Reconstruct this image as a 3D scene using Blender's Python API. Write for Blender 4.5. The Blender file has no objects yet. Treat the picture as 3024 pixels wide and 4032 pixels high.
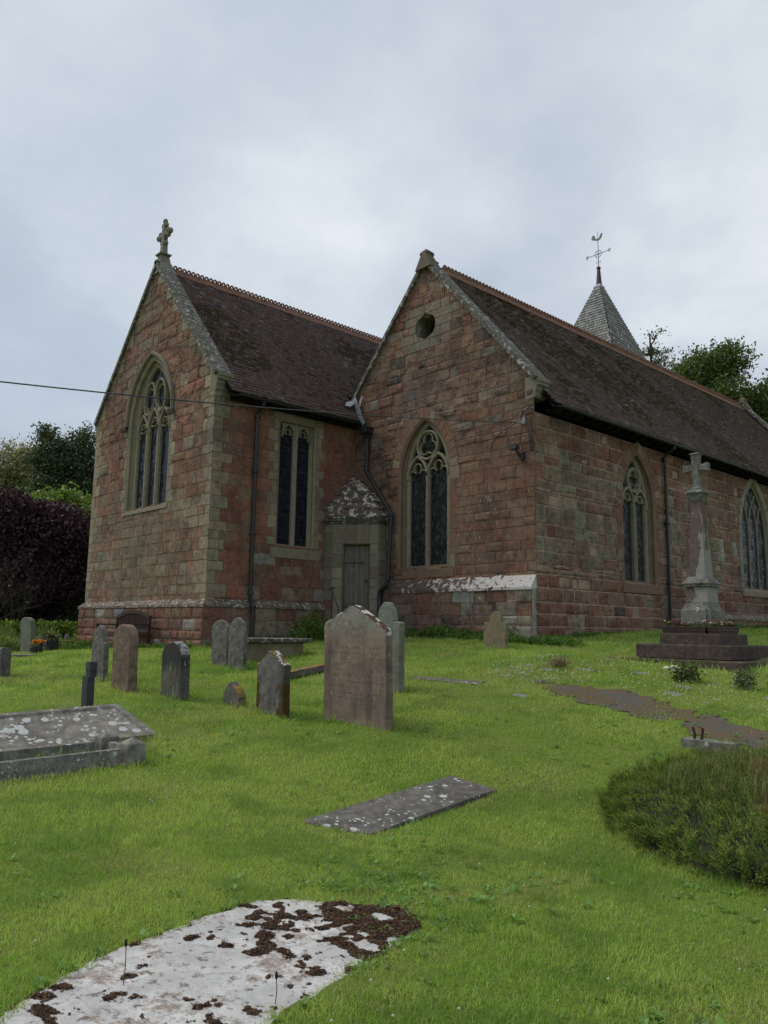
import bpy, math, random
import numpy as np
from mathutils import Vector, Matrix, noise

random.seed(7)
R_ = random.Random(11)
RAD = math.radians
scene = bpy.context.scene
COL = scene.collection

# ------------------------------------------------------------------ camera
CAM = np.array([10.7054, -14.4705, 1.6])
c_r = Vector((0.67721073, 0.73562478, 0.01554996))
c_u = Vector((0.0973302, -0.11050944, 0.98909782))
c_f = Vector((-0.72932329, 0.66831418, 0.14643669))
cam_d = bpy.data.cameras.new("camera")
cam = bpy.data.objects.new("camera", cam_d)
COL.objects.link(cam)
mw = Matrix.Identity(4)
for i in range(3):
    mw[i][0] = c_r[i]; mw[i][1] = c_u[i]; mw[i][2] = -c_f[i]; mw[i][3] = CAM[i]
cam.matrix_world = mw
cam_d.sensor_fit = 'VERTICAL'; cam_d.sensor_height = 24.0
cam_d.lens = 24.0 * 3101.73 / 4032.0
cam_d.clip_start = 0.05; cam_d.clip_end = 2000
scene.camera = cam

# ------------------------------------------------------------------ sky, sun, exposure
SUN_DIR = Vector((-0.62, -0.30, 0.80)).normalized()
world = bpy.data.worlds.new("World"); scene.world = world
world.use_nodes = True
wn = world.node_tree; wn.nodes.clear()
def N(t, k): return t.nodes.new(k)
out = N(wn, 'ShaderNodeOutputWorld')
sky = N(wn, 'ShaderNodeTexSky'); sky.sky_type = 'NISHITA'; sky.sun_disc = False
sky.sun_elevation = math.asin(SUN_DIR.z); sky.sun_rotation = math.atan2(SUN_DIR.x, SUN_DIR.y)
bg1 = N(wn, 'ShaderNodeBackground'); bg1.inputs[1].default_value = 0.10
wn.links.new(sky.outputs[0], bg1.inputs[0])
tc = N(wn, 'ShaderNodeTexCoord')
sep = N(wn, 'ShaderNodeSeparateXYZ'); wn.links.new(tc.outputs['Generated'], sep.inputs[0])
def wmath(op, a, b=None, c=None):
    m = N(wn, 'ShaderNodeMath'); m.operation = op
    for i, x in enumerate((a, b, c)):
        if x is None: continue
        if isinstance(x, (int, float)): m.inputs[i].default_value = x
        else: wn.links.new(x, m.inputs[i])
    return m.outputs[0]
# project the cloud layer on a plane high overhead
zz = wmath('ADD', wmath('MAXIMUM', sep.outputs[2], 0.0), 0.22)
cb = N(wn, 'ShaderNodeCombineXYZ')
wn.links.new(wmath('DIVIDE', sep.outputs[0], zz), cb.inputs[0])
wn.links.new(wmath('DIVIDE', sep.outputs[1], zz), cb.inputs[1])
cb.inputs[2].default_value = 3.7
n1 = N(wn, 'ShaderNodeTexNoise'); n1.inputs['Scale'].default_value = 0.85; n1.inputs['Detail'].default_value = 9
n1.inputs['Roughness'].default_value = 0.5; n1.inputs['Distortion'].default_value = 0.25
wn.links.new(cb.outputs[0], n1.inputs['Vector'])
n2 = N(wn, 'ShaderNodeTexNoise'); n2.inputs['Scale'].default_value = 2.4; n2.inputs['Detail'].default_value = 7
n2.inputs['Roughness'].default_value = 0.55
wn.links.new(cb.outputs[0], n2.inputs['Vector'])
mixn = wmath('ADD', wmath('MULTIPLY', n1.outputs[0], 0.68), wmath('MULTIPLY', n2.outputs[0], 0.32))
ramp = N(wn, 'ShaderNodeValToRGB')
wn.links.new(mixn, ramp.inputs[0])
e = ramp.color_ramp.elements
e[0].position = 0.30; e[0].color = (0.43, 0.485, 0.56, 1)
e[1].position = 0.66; e[1].color = (0.86, 0.90, 0.94, 1)
k = ramp.color_ramp.elements.new(0.46); k.color = (0.525, 0.59, 0.675, 1)
k = ramp.color_ramp.elements.new(0.56); k.color = (0.665, 0.725, 0.79, 1)
bg2 = N(wn, 'ShaderNodeBackground'); bg2.inputs[1].default_value = 0.77
wn.links.new(ramp.outputs[0], bg2.inputs[0])
mx = N(wn, 'ShaderNodeMixShader'); mx.inputs[0].default_value = 0.9
wn.links.new(bg1.outputs[0], mx.inputs[1]); wn.links.new(bg2.outputs[0], mx.inputs[2])
wn.links.new(mx.outputs[0], out.inputs[0])

sd = bpy.data.lights.new("sun", 'SUN'); sd.energy = 1.5; sd.angle = RAD(25); sd.color = (1.0, 0.96, 0.90)
so = bpy.data.objects.new("sun", sd); COL.objects.link(so)
so.rotation_euler = SUN_DIR.to_track_quat('Z', 'Y').to_euler()
so.location = (-20, -10, 40)

vs = scene.view_settings
vs.view_transform = 'Standard'; vs.look = 'None'; vs.exposure = 0.4; vs.gamma = 1.0; vs.use_curve_mapping = False
scene.render.film_transparent = False
scene.cycles.max_bounces = 6; scene.cycles.diffuse_bounces = 3; scene.cycles.transparent_max_bounces = 8
scene.cycles.use_denoising = True

# ------------------------------------------------------------------ terrain function (thin plate spline through surveyed spots)
TP = np.array([(-.06,0,1.39),(-6.5,-4.68,1.09),(-13.67,-4.68,.80),(0,10.16,1.77),(0,12.54,1.84),(-6.2,.2,1.42),(0,20,1.95),
 (10.71,-14.47,0),(12,-12,0),(10.01,-15.5,0),(7,-13,-.02),(5.12,-10.26,-.05),(5.42,-8.07,-.01),(3.0,-7.78,.375),(2.3,-7.76,.39),(3.5,-7.76,.385),(4.44,-1.39,1.04),
 (3.0,-12.5,.12),(0,-20,.1),(-30,-8,.55),(-14,-12,.62),(-40,20,1.2),(40,-10,.3),(20,0,.9),(15,20,1.6),(0,50,2.2),(20,-40,-.6),(-30,-40,-.2)], float)
_n = len(TP); _X = TP[:, :2]
_d = np.hypot(*(_X[:, None] - _X[None]).transpose(2, 0, 1)); _K = _d**2 * np.log(_d + 1e-9)
_A = np.zeros((_n+3, _n+3)); _A[:_n, :_n] = _K + .3*np.eye(_n); _A[:_n, _n] = 1; _A[:_n, _n+1:] = _X; _A[_n:, :_n] = _A[:_n, _n:].T
_W = np.linalg.solve(_A, np.r_[TP[:, 2], 0, 0, 0])
def G(x, y):
    x = np.asarray(x, float); y = np.asarray(y, float)
    rr = np.hypot(x, y + 5); s = np.where(rr > 45, 45 / np.maximum(rr, 1e-6), 1.0)
    x = x * s; y = (y + 5) * s - 5
    z = _W[_n] + _W[_n+1]*x + _W[_n+2]*y
    for i in range(_n):
        d2 = (TP[i, 0]-x)**2 + (TP[i, 1]-y)**2
        z = z + _W[i] * d2 * 0.5*np.log(d2 + 1e-12)
    return z
def g(x, y): return float(G(x, y))

# value noise in numpy (2D fbm)
_rng = np.random.RandomState(5)
_tab = _rng.rand(256, 256)
def vnoise(x, y):
    x = np.asarray(x, float); y = np.asarray(y, float)
    xi = np.floor(x).astype(int); yi = np.floor(y).astype(int); fx = x-xi; fy = y-yi
    fx = fx*fx*(3-2*fx); fy = fy*fy*(3-2*fy)
    a = _tab[xi & 255, yi & 255]; b = _tab[(xi+1) & 255, yi & 255]; c = _tab[xi & 255, (yi+1) & 255]; d = _tab[(xi+1) & 255, (yi+1) & 255]
    return (a*(1-fx)+b*fx)*(1-fy) + (c*(1-fx)+d*fx)*fy
def fbm(x, y, o=4):
    s = 0; a = .5; t = 0
    for i in range(o):
        s = s + a*vnoise(x*2**i + 17*i, y*2**i + 31*i); t += a; a *= .5
    return s/t
def inpoly(x, y, P):
    x = np.asarray(x); y = np.asarray(y); r = np.zeros(x.shape, bool); n = len(P)
    for i in range(n):
        x1, y1 = P[i]; x2, y2 = P[(i+1) % n]
        if y1 == y2: continue
        cnd = ((y1 > y) != (y2 > y)) & (x < (x2-x1)*(y-y1)/(y2-y1) + x1)
        r ^= cnd
    return r

# ------------------------------------------------------------------ materials
class NT:
    def __init__(s, name):
        s.m = bpy.data.materials.new(name); s.m.use_nodes = True; s.t = s.m.node_tree
        s.b = s.t.nodes['Principled BSDF']; s.out = s.t.nodes['Material Output']
        s.tc = s.t.nodes.new('ShaderNodeTexCoord')
        s.obj = s.tc.outputs['Object']
    def link(s, a, b): s.t.links.new(a, b)
    def _set(s, inp, x):
        if x is None: return
        if hasattr(x, 'is_linked') or isinstance(x, bpy.types.NodeSocket): s.link(x, inp)
        elif isinstance(x, tuple) and len(x) == 3 and inp.type == 'RGBA': inp.default_value = (*x, 1)
        else: inp.default_value = x
    def noise(s, scale, detail=4, rough=.6, vec=None, dist=0, stretch=None):
        n = s.t.nodes.new('ShaderNodeTexNoise'); n.inputs['Scale'].default_value = scale; n.inputs['Detail'].default_value = detail
        n.inputs['Roughness'].default_value = rough; n.inputs['Distortion'].default_value = dist
        v = vec or s.obj
        if stretch:
            mp = s.t.nodes.new('ShaderNodeMapping'); mp.inputs['Scale'].default_value = stretch; s.link(v, mp.inputs[0]); v = mp.outputs[0]
        s.link(v, n.inputs['Vector']); return n.outputs[0]
    def vor(s, scale, feat='F1', vec=None, rnd=1.0):
        n = s.t.nodes.new('ShaderNodeTexVoronoi'); n.feature = feat; n.inputs['Scale'].default_value = scale; n.inputs['Randomness'].default_value = rnd
        s.link(vec or s.obj, n.inputs['Vector']); return n
    def math(s, op, a, b=None, c=None, clamp=False):
        m = s.t.nodes.new('ShaderNodeMath'); m.operation = op; m.use_clamp = clamp
        for i, x in enumerate((a, b, c)): s._set(m.inputs[i], x)
        return m.outputs[0]
    def mix(s, f, a, b, mode='MIX'):
        m = s.t.nodes.new('ShaderNodeMix'); m.data_type = 'RGBA'; m.blend_type = mode
        s._set(m.inputs[0], f); s._set(m.inputs[6], a); s._set(m.inputs[7], b); return m.outputs[2]
    def step(s, x, a, b):     # smooth ramp 0..1 between a and b
        m = s.t.nodes.new('ShaderNodeMapRange'); m.interpolation_type = 'SMOOTHSTEP'
        s._set(m.inputs[0], x); m.inputs[1].default_value = a; m.inputs[2].default_value = b; return m.outputs[0]
    def attr(s, name='col', o='Color'):
        a = s.t.nodes.new('ShaderNodeAttribute'); a.attribute_name = name; return a.outputs[o]
    def upz(s):
        gmt = s.t.nodes.new('ShaderNodeNewGeometry'); sp = s.t.nodes.new('ShaderNodeSeparateXYZ'); s.link(gmt.outputs['Normal'], sp.inputs[0]); return sp.outputs[2]
    def sepxyz(s, v=None):
        sp = s.t.nodes.new('ShaderNodeSeparateXYZ'); s.link(v or s.obj, sp.inputs[0]); return sp.outputs
    def bump(s, h, strength=.5, dist=.02, prev=None):
        b = s.t.nodes.new('ShaderNodeBump'); b.inputs['Strength'].default_value = strength; b.inputs['Distance'].default_value = dist
        s._set(b.inputs['Height'], h)
        if prev: s.link(prev, b.inputs['Normal'])
        return b.outputs[0]
    def done(s, col, rough=.9, normal=None, spec=.3, metal=0):
        s._set(s.b.inputs['Base Color'], col); s._set(s.b.inputs['Roughness'], rough)
        s.b.inputs['Specular IOR Level'].default_value = spec; s.b.inputs['Metallic'].default_value = metal
        if normal: s.link(normal, s.b.inputs['Normal'])
        return s.m

def mat_stone(name, base=None, var=.35, big=0.0, erode=0.0, sscale=9.0, lichen=0.0, lcol=(.46, .46, .42), lscale=14, moss=0.0, mcol=(.10, .085, .02), dark=0.0, bump=.6, bscale=9, streak=0.0, scol=(.05, .045, .045), orange=0.0, spots=0.0, greycast=None, bdist=.03, drips=0.0, extra=None):
    n = NT(name)
    c = n.attr() if base is None else base
    a = n.noise(bscale, 8, .65); b = n.noise(bscale*6, 5, .7); L = n.noise(1.3, 4, .6)
    c = n.mix(1.0, c, n.mix(n.step(a, .25, .75), (1-var, 1-var, 1-var), (1+var, 1+var, 1+var)), 'MULTIPLY')
    c = n.mix(.5, c, n.mix(n.step(b, .3, .7), (.75, .75, .75), (1.25, 1.25, 1.25)), 'MULTIPLY')
    if big:
        Lb = n.noise(.55, 5, .62); c = n.mix(1.0, c, n.mix(n.step(Lb, .34, .66), (1-big, 1-big, 1-big*.9), (1+big, 1+big*.95, 1+big*.9)), 'MULTIPLY')
    if greycast: c = n.mix(n.math('MULTIPLY', n.step(n.noise(1.1, 6, .65), .40, .62), greycast[1]), c, greycast[0])
    if dark:     # grime patches
        f = n.math('MULTIPLY', n.step(n.noise(1.7, 7, .7), .50, .68), dark); c = n.mix(f, c, scol)
    if streak:   # vertical run-off streaks
        f = n.math('MULTIPLY', n.step(n.noise(5, 5, .6, stretch=(1, 1, .12)), .52, .70), streak); c = n.mix(f, c, scol)
    if drips:    # pale vertical lichen flecks
        f = n.step(n.noise(26, 4, .6, stretch=(1, 1, .30)), .60, .66)
        f = n.math('MULTIPLY', f, n.math('MULTIPLY', n.step(n.noise(.9, 3, .5), .47, .62), drips)); c = n.mix(f, c, (.36, .35, .27))
    if spots:    # round crustose lichen
        v = n.vor(sscale); f = n.math('LESS_THAN', v.outputs['Distance'], n.math('MULTIPLY', n.math('SUBTRACT', n.noise(3.1, 3, .5), .38), spots))
        v2 = n.vor(sscale*2.6); f2 = n.math('LESS_THAN', v2.outputs['Distance'], n.math('MULTIPLY', n.math('SUBTRACT', n.noise(4.1, 3, .5), .36), spots))
        ff = n.math('MAXIMUM', f, f2)
        c = n.mix(ff, c, n.mix(n.noise(30, 3), (.36, .37, .36), (.52, .53, .50)))
    if lichen:
        f = n.step(n.noise(lscale, 6, .7), .66-lichen*.22, .70-lichen*.22); c = n.mix(f, c, lcol)
    if orange:
        f = n.math('MULTIPLY', n.step(n.noise(7, 5, .6), .60, .66), orange); c = n.mix(f, c, (.30, .17, .03))
    if moss:
        f = n.math('MULTIPLY', n.step(n.upz(), .25, .7), n.step(n.noise(5, 5, .7), .62-moss*.3, .70-moss*.3)); c = n.mix(f, c, mcol)
    if extra: c = extra(n, c)
    h = n.math('ADD', n.math('MULTIPLY', a, 1.0), n.math('MULTIPLY', b, .35))
    if erode:
        er = n.math('MULTIPLY', n.step(n.noise(4.2, 9, .72, stretch=(1, 1, 1.9), dist=.4), .54, .60), n.math('MULTIPLY', n.attr(o='Alpha'), n.step(n.noise(.8, 4, .6), .30, .50)))
        c = n.mix(n.math('MULTIPLY', er, erode*.55), c, n.mix(.5, c, (.07, .042, .032))); h = n.math('SUBTRACT', h, n.math('MULTIPLY', er, erode*1.6))
    nm = n.bump(h, bump, bdist)
    return n.done(c, .93, nm, .2)

def plinth_lichen(n, c):
    s = n.sepxyz(); d = n.math('ADD', n.math('MULTIPLY', n.math('ADD', s[0], -3.2), .055), .50)     # object x runs from -0 at the turret to +5.5 at the corner
    f = n.math('LESS_THAN', n.noise(8, 6, .68), d); g_ = n.step(n.noise(30, 3, .6), .3, .6)
    return n.mix(n.math('MULTIPLY', f, .95), c, n.mix(g_, (.40, .37, .34), (.58, .54, .51)))
def mat_plain(name, col, rough=.6, var=.25, scale=12, bump=.2, spec=.4, metal=0, streak=False):
    n = NT(name)
    a = n.noise(scale, 5, .6, stretch=(1, 1, .15) if streak else None)
    c = n.mix(1.0, col, n.mix(a, (1-var,)*3, (1+var,)*3), 'MULTIPLY')
    return n.done(c, rough, n.bump(a, bump, .01), spec, metal)

def mat_leaf(name, rough=.55, trans=.35, spec=.35):
    n = NT(name); c = n.attr()
    n.done(c, rough, None, spec)
    tr = n.t.nodes.new('ShaderNodeBsdfTranslucent'); n.link(n.mix(1.0, c, (1.25, 1.35, .7), 'MULTIPLY'), tr.inputs[0])
    ms = n.t.nodes.new('ShaderNodeMixShader'); ms.inputs[0].default_value = trans
    n.link(n.b.outputs[0], ms.inputs[1]); n.link(tr.outputs[0], ms.inputs[2]); n.link(ms.outputs[0], n.out.inputs[0])
    return n.m

def mat_glass(name, kind='diamond', tint=(.012, .016, .022)):
    n = NT(name)
    uv = n.attr('puv', 'Vector'); s = n.sepxyz(uv)
    if kind == 'diamond':
        p = n.math('ADD', n.math('DIVIDE', s[0], .11), n.math('DIVIDE', s[1], .17))
        q = n.math('SUBTRACT', n.math('DIVIDE', s[0], .11), n.math('DIVIDE', s[1], .17)); w = .07
    else:
        jit = n.math('MULTIPLY', n.math('SUBTRACT', n.noise(9, 2, .5, vec=uv), .5), 1.1)
        p = n.math('ADD', n.math('DIVIDE', s[0], .10), jit)
        q = n.math('ADD', n.math('DIVIDE', s[1], .13), n.math('MULTIPLY', jit, -.8)); w = .08
    fp = n.math('FRACT', p); fq = n.math('FRACT', q)
    lead = n.math('MAXIMUM', n.math('LESS_THAN', fp, w), n.math('LESS_THAN', fq, w))
    cb = n.t.nodes.new('ShaderNodeCombineXYZ'); n.link(n.math('FLOOR', p), cb.inputs[0]); n.link(n.math('FLOOR', q), cb.inputs[1])
    wn_ = n.t.nodes.new('ShaderNodeTexWhiteNoise'); n.link(cb.outputs[0], wn_.inputs[0])
    col = n.mix(wn_.outputs[0], tint, tuple(v*2.2 for v in tint))
    if kind != 'diamond': col = n.mix(n.math('MULTIPLY', n.step(wn_.outputs[0], .5, 1), .5), col, (.010, .018, .042))
    col = n.mix(lead, col, (.10, .10, .10) if kind == 'diamond' else (.035, .038, .04))
    bars = n.math('LESS_THAN', n.math('FRACT', n.math('DIVIDE', s[1], .62)), .03)
    col = n.mix(bars, col, (.05, .05, .05))
    # every pane sits at its own slight angle
    ph = n.math('MULTIPLY', n.math('SUBTRACT', wn_.outputs[0], .5), n.math('ADD', fp, fq))
    nm = n.bump(n.math('ADD', ph, n.math('MULTIPLY', lead, .6)), .9, .03)
    r = n.math('ADD', .22, n.math('MULTIPLY', lead, .4))
    return n.done(col, r, nm, .16)

def engrave(n, c):   # worn, unreadable inscription rows: only the relief
    return c

M = {}
M['wall'] = mat_stone('sandstone_blocks', None, .30, streak=.30, big=.20, erode=1.0, bump=.9, bscale=7, lichen=.10, lscale=10, drips=.0, dark=.6, scol=(.085, .060, .048), greycast=((.205, .150, .110), .28))
M['wall_east'] = mat_stone('sandstone_blocks_east_aisle', None, .30, streak=.40, big=.26, erode=.9, bump=.9, bscale=7, lichen=.10, lscale=9, drips=.85, dark=.75, scol=(.07, .05, .045), greycast=((.185, .135, .10), .5))
M['dressed'] = mat_stone('dressed_stone', None, .16, bump=.35, bscale=10, dark=.35, scol=(.10, .095, .075), streak=.25)
M['plinth'] = mat_stone('plinth_weathering', (.15, .12, .09), .25, lichen=.50, lcol=(.46, .44, .40), lscale=11, spots=.5, sscale=14, dark=.7, scol=(.045, .038, .036))
M['coping'] = mat_stone('coping_stone', (.115, .105, .088), .3, lichen=.50, lcol=(.38, .37, .34), lscale=8, moss=.12, mcol=(.12, .10, .03), dark=.7)
M['turret_roof'] = mat_stone('turret_roof_stone', (.11, .082, .068), .3, lichen=.62, lcol=(.50, .48, .42), lscale=5.5, dark=.4, orange=.4)
M['tile'] = mat_stone('clay_tile', None, .35, bump=.4, bscale=14, lichen=.30, lcol=(.30, .29, .28), lscale=16, moss=.22, mcol=(.055, .045, .022))
M['shingle'] = mat_stone('oak_shingle', None, .25, bump=.5, bscale=12, streak=.3, scol=(.07, .075, .06))
M['ridge'] = mat_stone('ridge_tile', (.185, .098, .068), .35, lichen=.30, lcol=(.30, .22, .17), lscale=12, bump=.4, dark=.6, scol=(.12, .07, .05))
M['iron'] = mat_plain('black_iron', (.018, .020, .024), .45, .3, 9, .15, .5)
M['lead'] = mat_plain('lead_sheet', (.24, .26, .29), .5, .3, 7, .3, .5)
M['fascia'] = mat_plain('dark_timber', (.018, .015, .014), .8, .3, 9, .3, .2)
M['door'] = mat_plain('weathered_oak', (.135, .118, .100), .8, .85, 26, .6, .25, streak=True)
M['core'] = mat_plain('wall_core', (.12, .08, .06), .95, .3, 5, .3, .2)
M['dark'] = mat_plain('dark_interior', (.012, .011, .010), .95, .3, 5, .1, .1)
M['glass_d'] = mat_glass('leaded_glass', 'diamond', (.009, .012, .012))
M['glass_s'] = mat_glass('stained_glass', 'rect', (.008, .010, .015))
M['wood'] = mat_plain('bench_timber', (.045, .028, .022), .75, .4, 18, .4, .3)
M['metal_vane'] = mat_plain('painted_ironwork', (.16, .15, .17), .5, .2, 9, .1, .4)

# ------------------------------------------------------------------ mesh helpers
class MB:
    def __init__(s): s.v = []; s.f = []; s.c = []; s.uv = []
    def add(s, vs, fs, col=(.5, .5, .5), uv=None):
        o = len(s.v); s.v.extend([tuple(map(float, p)) for p in vs])
        s.f.extend([tuple(i+o for i in f) for f in fs])
        if col and isinstance(col[0], (tuple, list)): s.c.extend(col)
        else: s.c.extend([col]*len(vs))
        s.uv.extend(uv if uv else [(0, 0)]*len(vs))
    def box(s, a, b, col=(.5, .5, .5), jit=0):
        x0, y0, z0 = a; x1, y1, z1 = b
        V = [(x0,y0,z0),(x1,y0,z0),(x1,y1,z0),(x0,y1,z0),(x0,y0,z1),(x1,y0,z1),(x1,y1,z1),(x0,y1,z1)]
        if jit: V = [tuple(q+R_.uniform(-jit, jit) for q in p) for p in V]
        s.add(V, [(0,3,2,1),(4,5,6,7),(0,1,5,4),(1,2,6,5),(2,3,7,6),(3,0,4,7)], col)
    def loft(s, rings, col=(.5, .5, .5), cap0=True, cap1=True, closed=True):
        n = len(rings[0]); V = [p for r in rings for p in r]; F = []
        for i in range(len(rings)-1):
            for j in range(n if closed else n-1):
                k = (j+1) % n; F.append((i*n+j, i*n+k, (i+1)*n+k, (i+1)*n+j))
        if cap0: F.append(tuple(range(n))[::-1])
        if cap1: F.append(tuple((len(rings)-1)*n+j for j in range(n)))
        s.add(V, F, col)
    def tube(s, pts, rad, n=8, col=(.5, .5, .5), cap=True):
        pts = [Vector(p) for p in pts]; rad = rad if isinstance(rad, (list, tuple)) else [rad]*len(pts)
        rings = []; up = Vector((0, 0, 1)); prev = None
        for i, p in enumerate(pts):
            t = (pts[min(i+1, len(pts)-1)] - pts[max(i-1, 0)]).normalized()
            a = prev if prev is not None else (up if abs(t.z) < .9 else Vector((1, 0, 0)))
            x = (a - t*a.dot(t)); x = x.normalized() if x.length > 1e-6 else t.orthogonal().normalized()
            prev = x; y = t.cross(x)
            rings.append([p + (x*math.cos(q)+y*math.sin(q))*rad[i] for q in [2*math.pi*j/n for j in range(n)]])
        s.loft(rings, col, cap, cap)
    def sq(s, cx, cy, prof, col=(.5, .5, .5), rot=0, n=4, ax=1, ay=1):    # square/polygon loft: prof [(z, half)]
        rings = []
        for z, h in prof:
            rings.append([(cx + ax*h*math.cos(rot+2*math.pi*(j+.5)/n)/math.cos(math.pi/n), cy + ay*h*math.sin(rot+2*math.pi*(j+.5)/n)/math.cos(math.pi/n), z) for j in range(n)])
        s.loft(rings, col)
    def build(s, name, mat, parent=None, smooth=False, label=None):
        me = bpy.data.meshes.new(name)
        V = np.array(s.v, float)
        if parent is not None:
            V = V - np.array(WL[parent.name])
        me.from_pydata(V.tolist(), [], s.f); me.update()
        at = me.color_attributes.new('col', 'FLOAT_COLOR', 'POINT')
        C = np.zeros((len(s.v), 4), np.float32); C[:] = [tuple(c[:3])+((c[3],) if len(c) > 3 else (0.0,)) for c in s.c]; at.data.foreach_set('color', C.ravel())
        if any(u != (0, 0) for u in s.uv[:50]):
            a2 = me.attributes.new('puv', 'FLOAT_VECTOR', 'POINT')
            U = np.zeros((len(s.v), 3), np.float32); U[:, :2] = np.array(s.uv, np.float32); a2.data.foreach_set('vector', U.ravel())
        me.materials.append(mat)
        if smooth: me.polygons.foreach_set('use_smooth', [True]*len(me.polygons))
        o = bpy.data.objects.new(name, me); COL.objects.link(o)
        if parent is not None: o.parent = parent
        WL[o.name] = WL[parent.name] if parent is not None else (0, 0, 0)
        if label: o['label'] = label
        return o
WL = {}
def thing(name, label, cat, loc, group=None):
    o = bpy.data.objects.new(name, None); COL.objects.link(o); o.location = loc; o.empty_display_size = .2
    o['label'] = label; o['category'] = cat
    if group: o['group'] = group
    WL[o.name] = tuple(map(float, loc)); return o
def tag(o, label=None, cat=None, group=None, kind=None):
    if label: o['label'] = label
    if cat: o['category'] = cat
    if group: o['group'] = group
    if kind: o['kind'] = kind
    return o
def recentre(o):      # put a single-mesh thing's origin at its base
    me = o.data; n = len(me.vertices); co = np.empty(n*3); me.vertices.foreach_get('co', co); co = co.reshape(-1, 3)
    b = np.array([co[:, 0].mean(), co[:, 1].mean(), co[:, 2].min()]); co -= b; me.vertices.foreach_set('co', co.ravel()); o.location = b; me.update(); WL[o.name] = tuple(b)
    return o
def build_np(name, V, F, C, mat, parent=None, nv=None):
    me = bpy.data.meshes.new(name); V = np.asarray(V, np.float32)
    if parent is not None: V = V - np.array(WL[parent.name], np.float32)
    k = F.shape[1]; me.vertices.add(len(V)); me.vertices.foreach_set('co', V.ravel())
    me.loops.add(F.size); me.loops.foreach_set('vertex_index', F.astype(np.int32).ravel())
    me.polygons.add(len(F)); me.polygons.foreach_set('loop_start', (np.arange(len(F))*k).astype(np.int32))
    me.update(calc_edges=True)
    at = me.color_attributes.new('col', 'FLOAT_COLOR', 'POINT'); CC = np.ones((len(V), 4), np.float32); CC[:, :3] = C; at.data.foreach_set('color', CC.ravel())
    me.materials.append(mat); o = bpy.data.objects.new(name, me); COL.objects.link(o)
    if parent is not None: o.parent = parent
    WL[o.name] = WL[parent.name] if parent is not None else (0, 0, 0)
    return o
def vary(c, a, r=R_):
    k = 1 + r.uniform(-a, a); return tuple(max(0, q*k*(1+r.uniform(-a*.25, a*.25))) for q in c)
def lerp(a, b, t): return tuple(a[i]*(1-t)+b[i]*t for i in range(3))

# ------------------------------------------------------------------ openings and wall faces
class Arch:      # pointed arch opening, u centre, half width, sill z, springing z, apex z
    def __init__(s, u, w, sill, zs, za, off=0, quoin=.0):
        s.u, s.w, s.sill, s.zs, s.za, s.off, s.quoin = u, w, sill, zs, za, off, quoin
        H = za-zs; s.R = (w*w+H*H)/(2*w)
    def hw(s, z, o=0.0):
        if z <= s.zs: return s.w + o
        R = s.R + o; d = R*R-(z-s.zs)**2
        return (math.sqrt(d) - (s.R-s.w)) if d > 0 else -1
    def ext(s, z):            # half width excluded from block work
        if z < s.sill: return -1
        return s.hw(z, s.off if z > s.zs else 0)
    def breaks(s): return [s.sill, s.zs, s.ztop()]
    def ztop(s): R = s.R+s.off; return s.zs + math.sqrt(max(0, R*R-(s.R-s.w)**2))
    def curve(s, o=0.0, n=14, jamb=True, sill=None):       # outline from left foot over apex to right foot
        R = s.R+o; cx = s.R-s.w; top = math.sqrt(R*R-cx*cx); th = math.atan2(top, cx); L = []
        if jamb: L.append((-(s.w+o), s.sill if sill is None else sill))
        for i in range(n+1):
            a = th*i/n; L.append((-(R*math.cos(a)-cx), s.zs+R*math.sin(a)))
        Rr = [(-x, z) for x, z in L[:-1]][::-1]
        return [(s.u+x, z) for x, z in L+Rr]
class RectO:
    def __init__(s, u, w, sill, top): s.u, s.w, s.sill, s.top = u, w, sill, top
    def ext(s, z): return s.w if s.sill <= z <= s.top else -1
    def breaks(s): return [s.sill, s.top]
class CircO:
    def __init__(s, u, r, zc): s.u, s.r, s.zc = u, r, zc
    def ext(s, z): d = s.r**2-(z-s.zc)**2; return math.sqrt(d) if d > 0 else -1
    def breaks(s): return [s.zc-s.r, s.zc+s.r]

def courses(z0, z1, lo, hi, breaks, rng):
    bs = sorted(set([round(b, 3) for b in breaks if z0 < b < z1])); bs = [z0]+bs+[z1]; out = [z0]
    for a, b in zip(bs[:-1], bs[1:]):
        if b-a < .04: continue
        n = max(1, round((b-a)/rng.uniform(lo, hi))); hs = [rng.uniform(.75, 1.25) for _ in range(n)]; t = sum(hs); z = a
        for h in hs: z += h/t*(b-a); out.append(z)
    out[-1] = z1; return out

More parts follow.
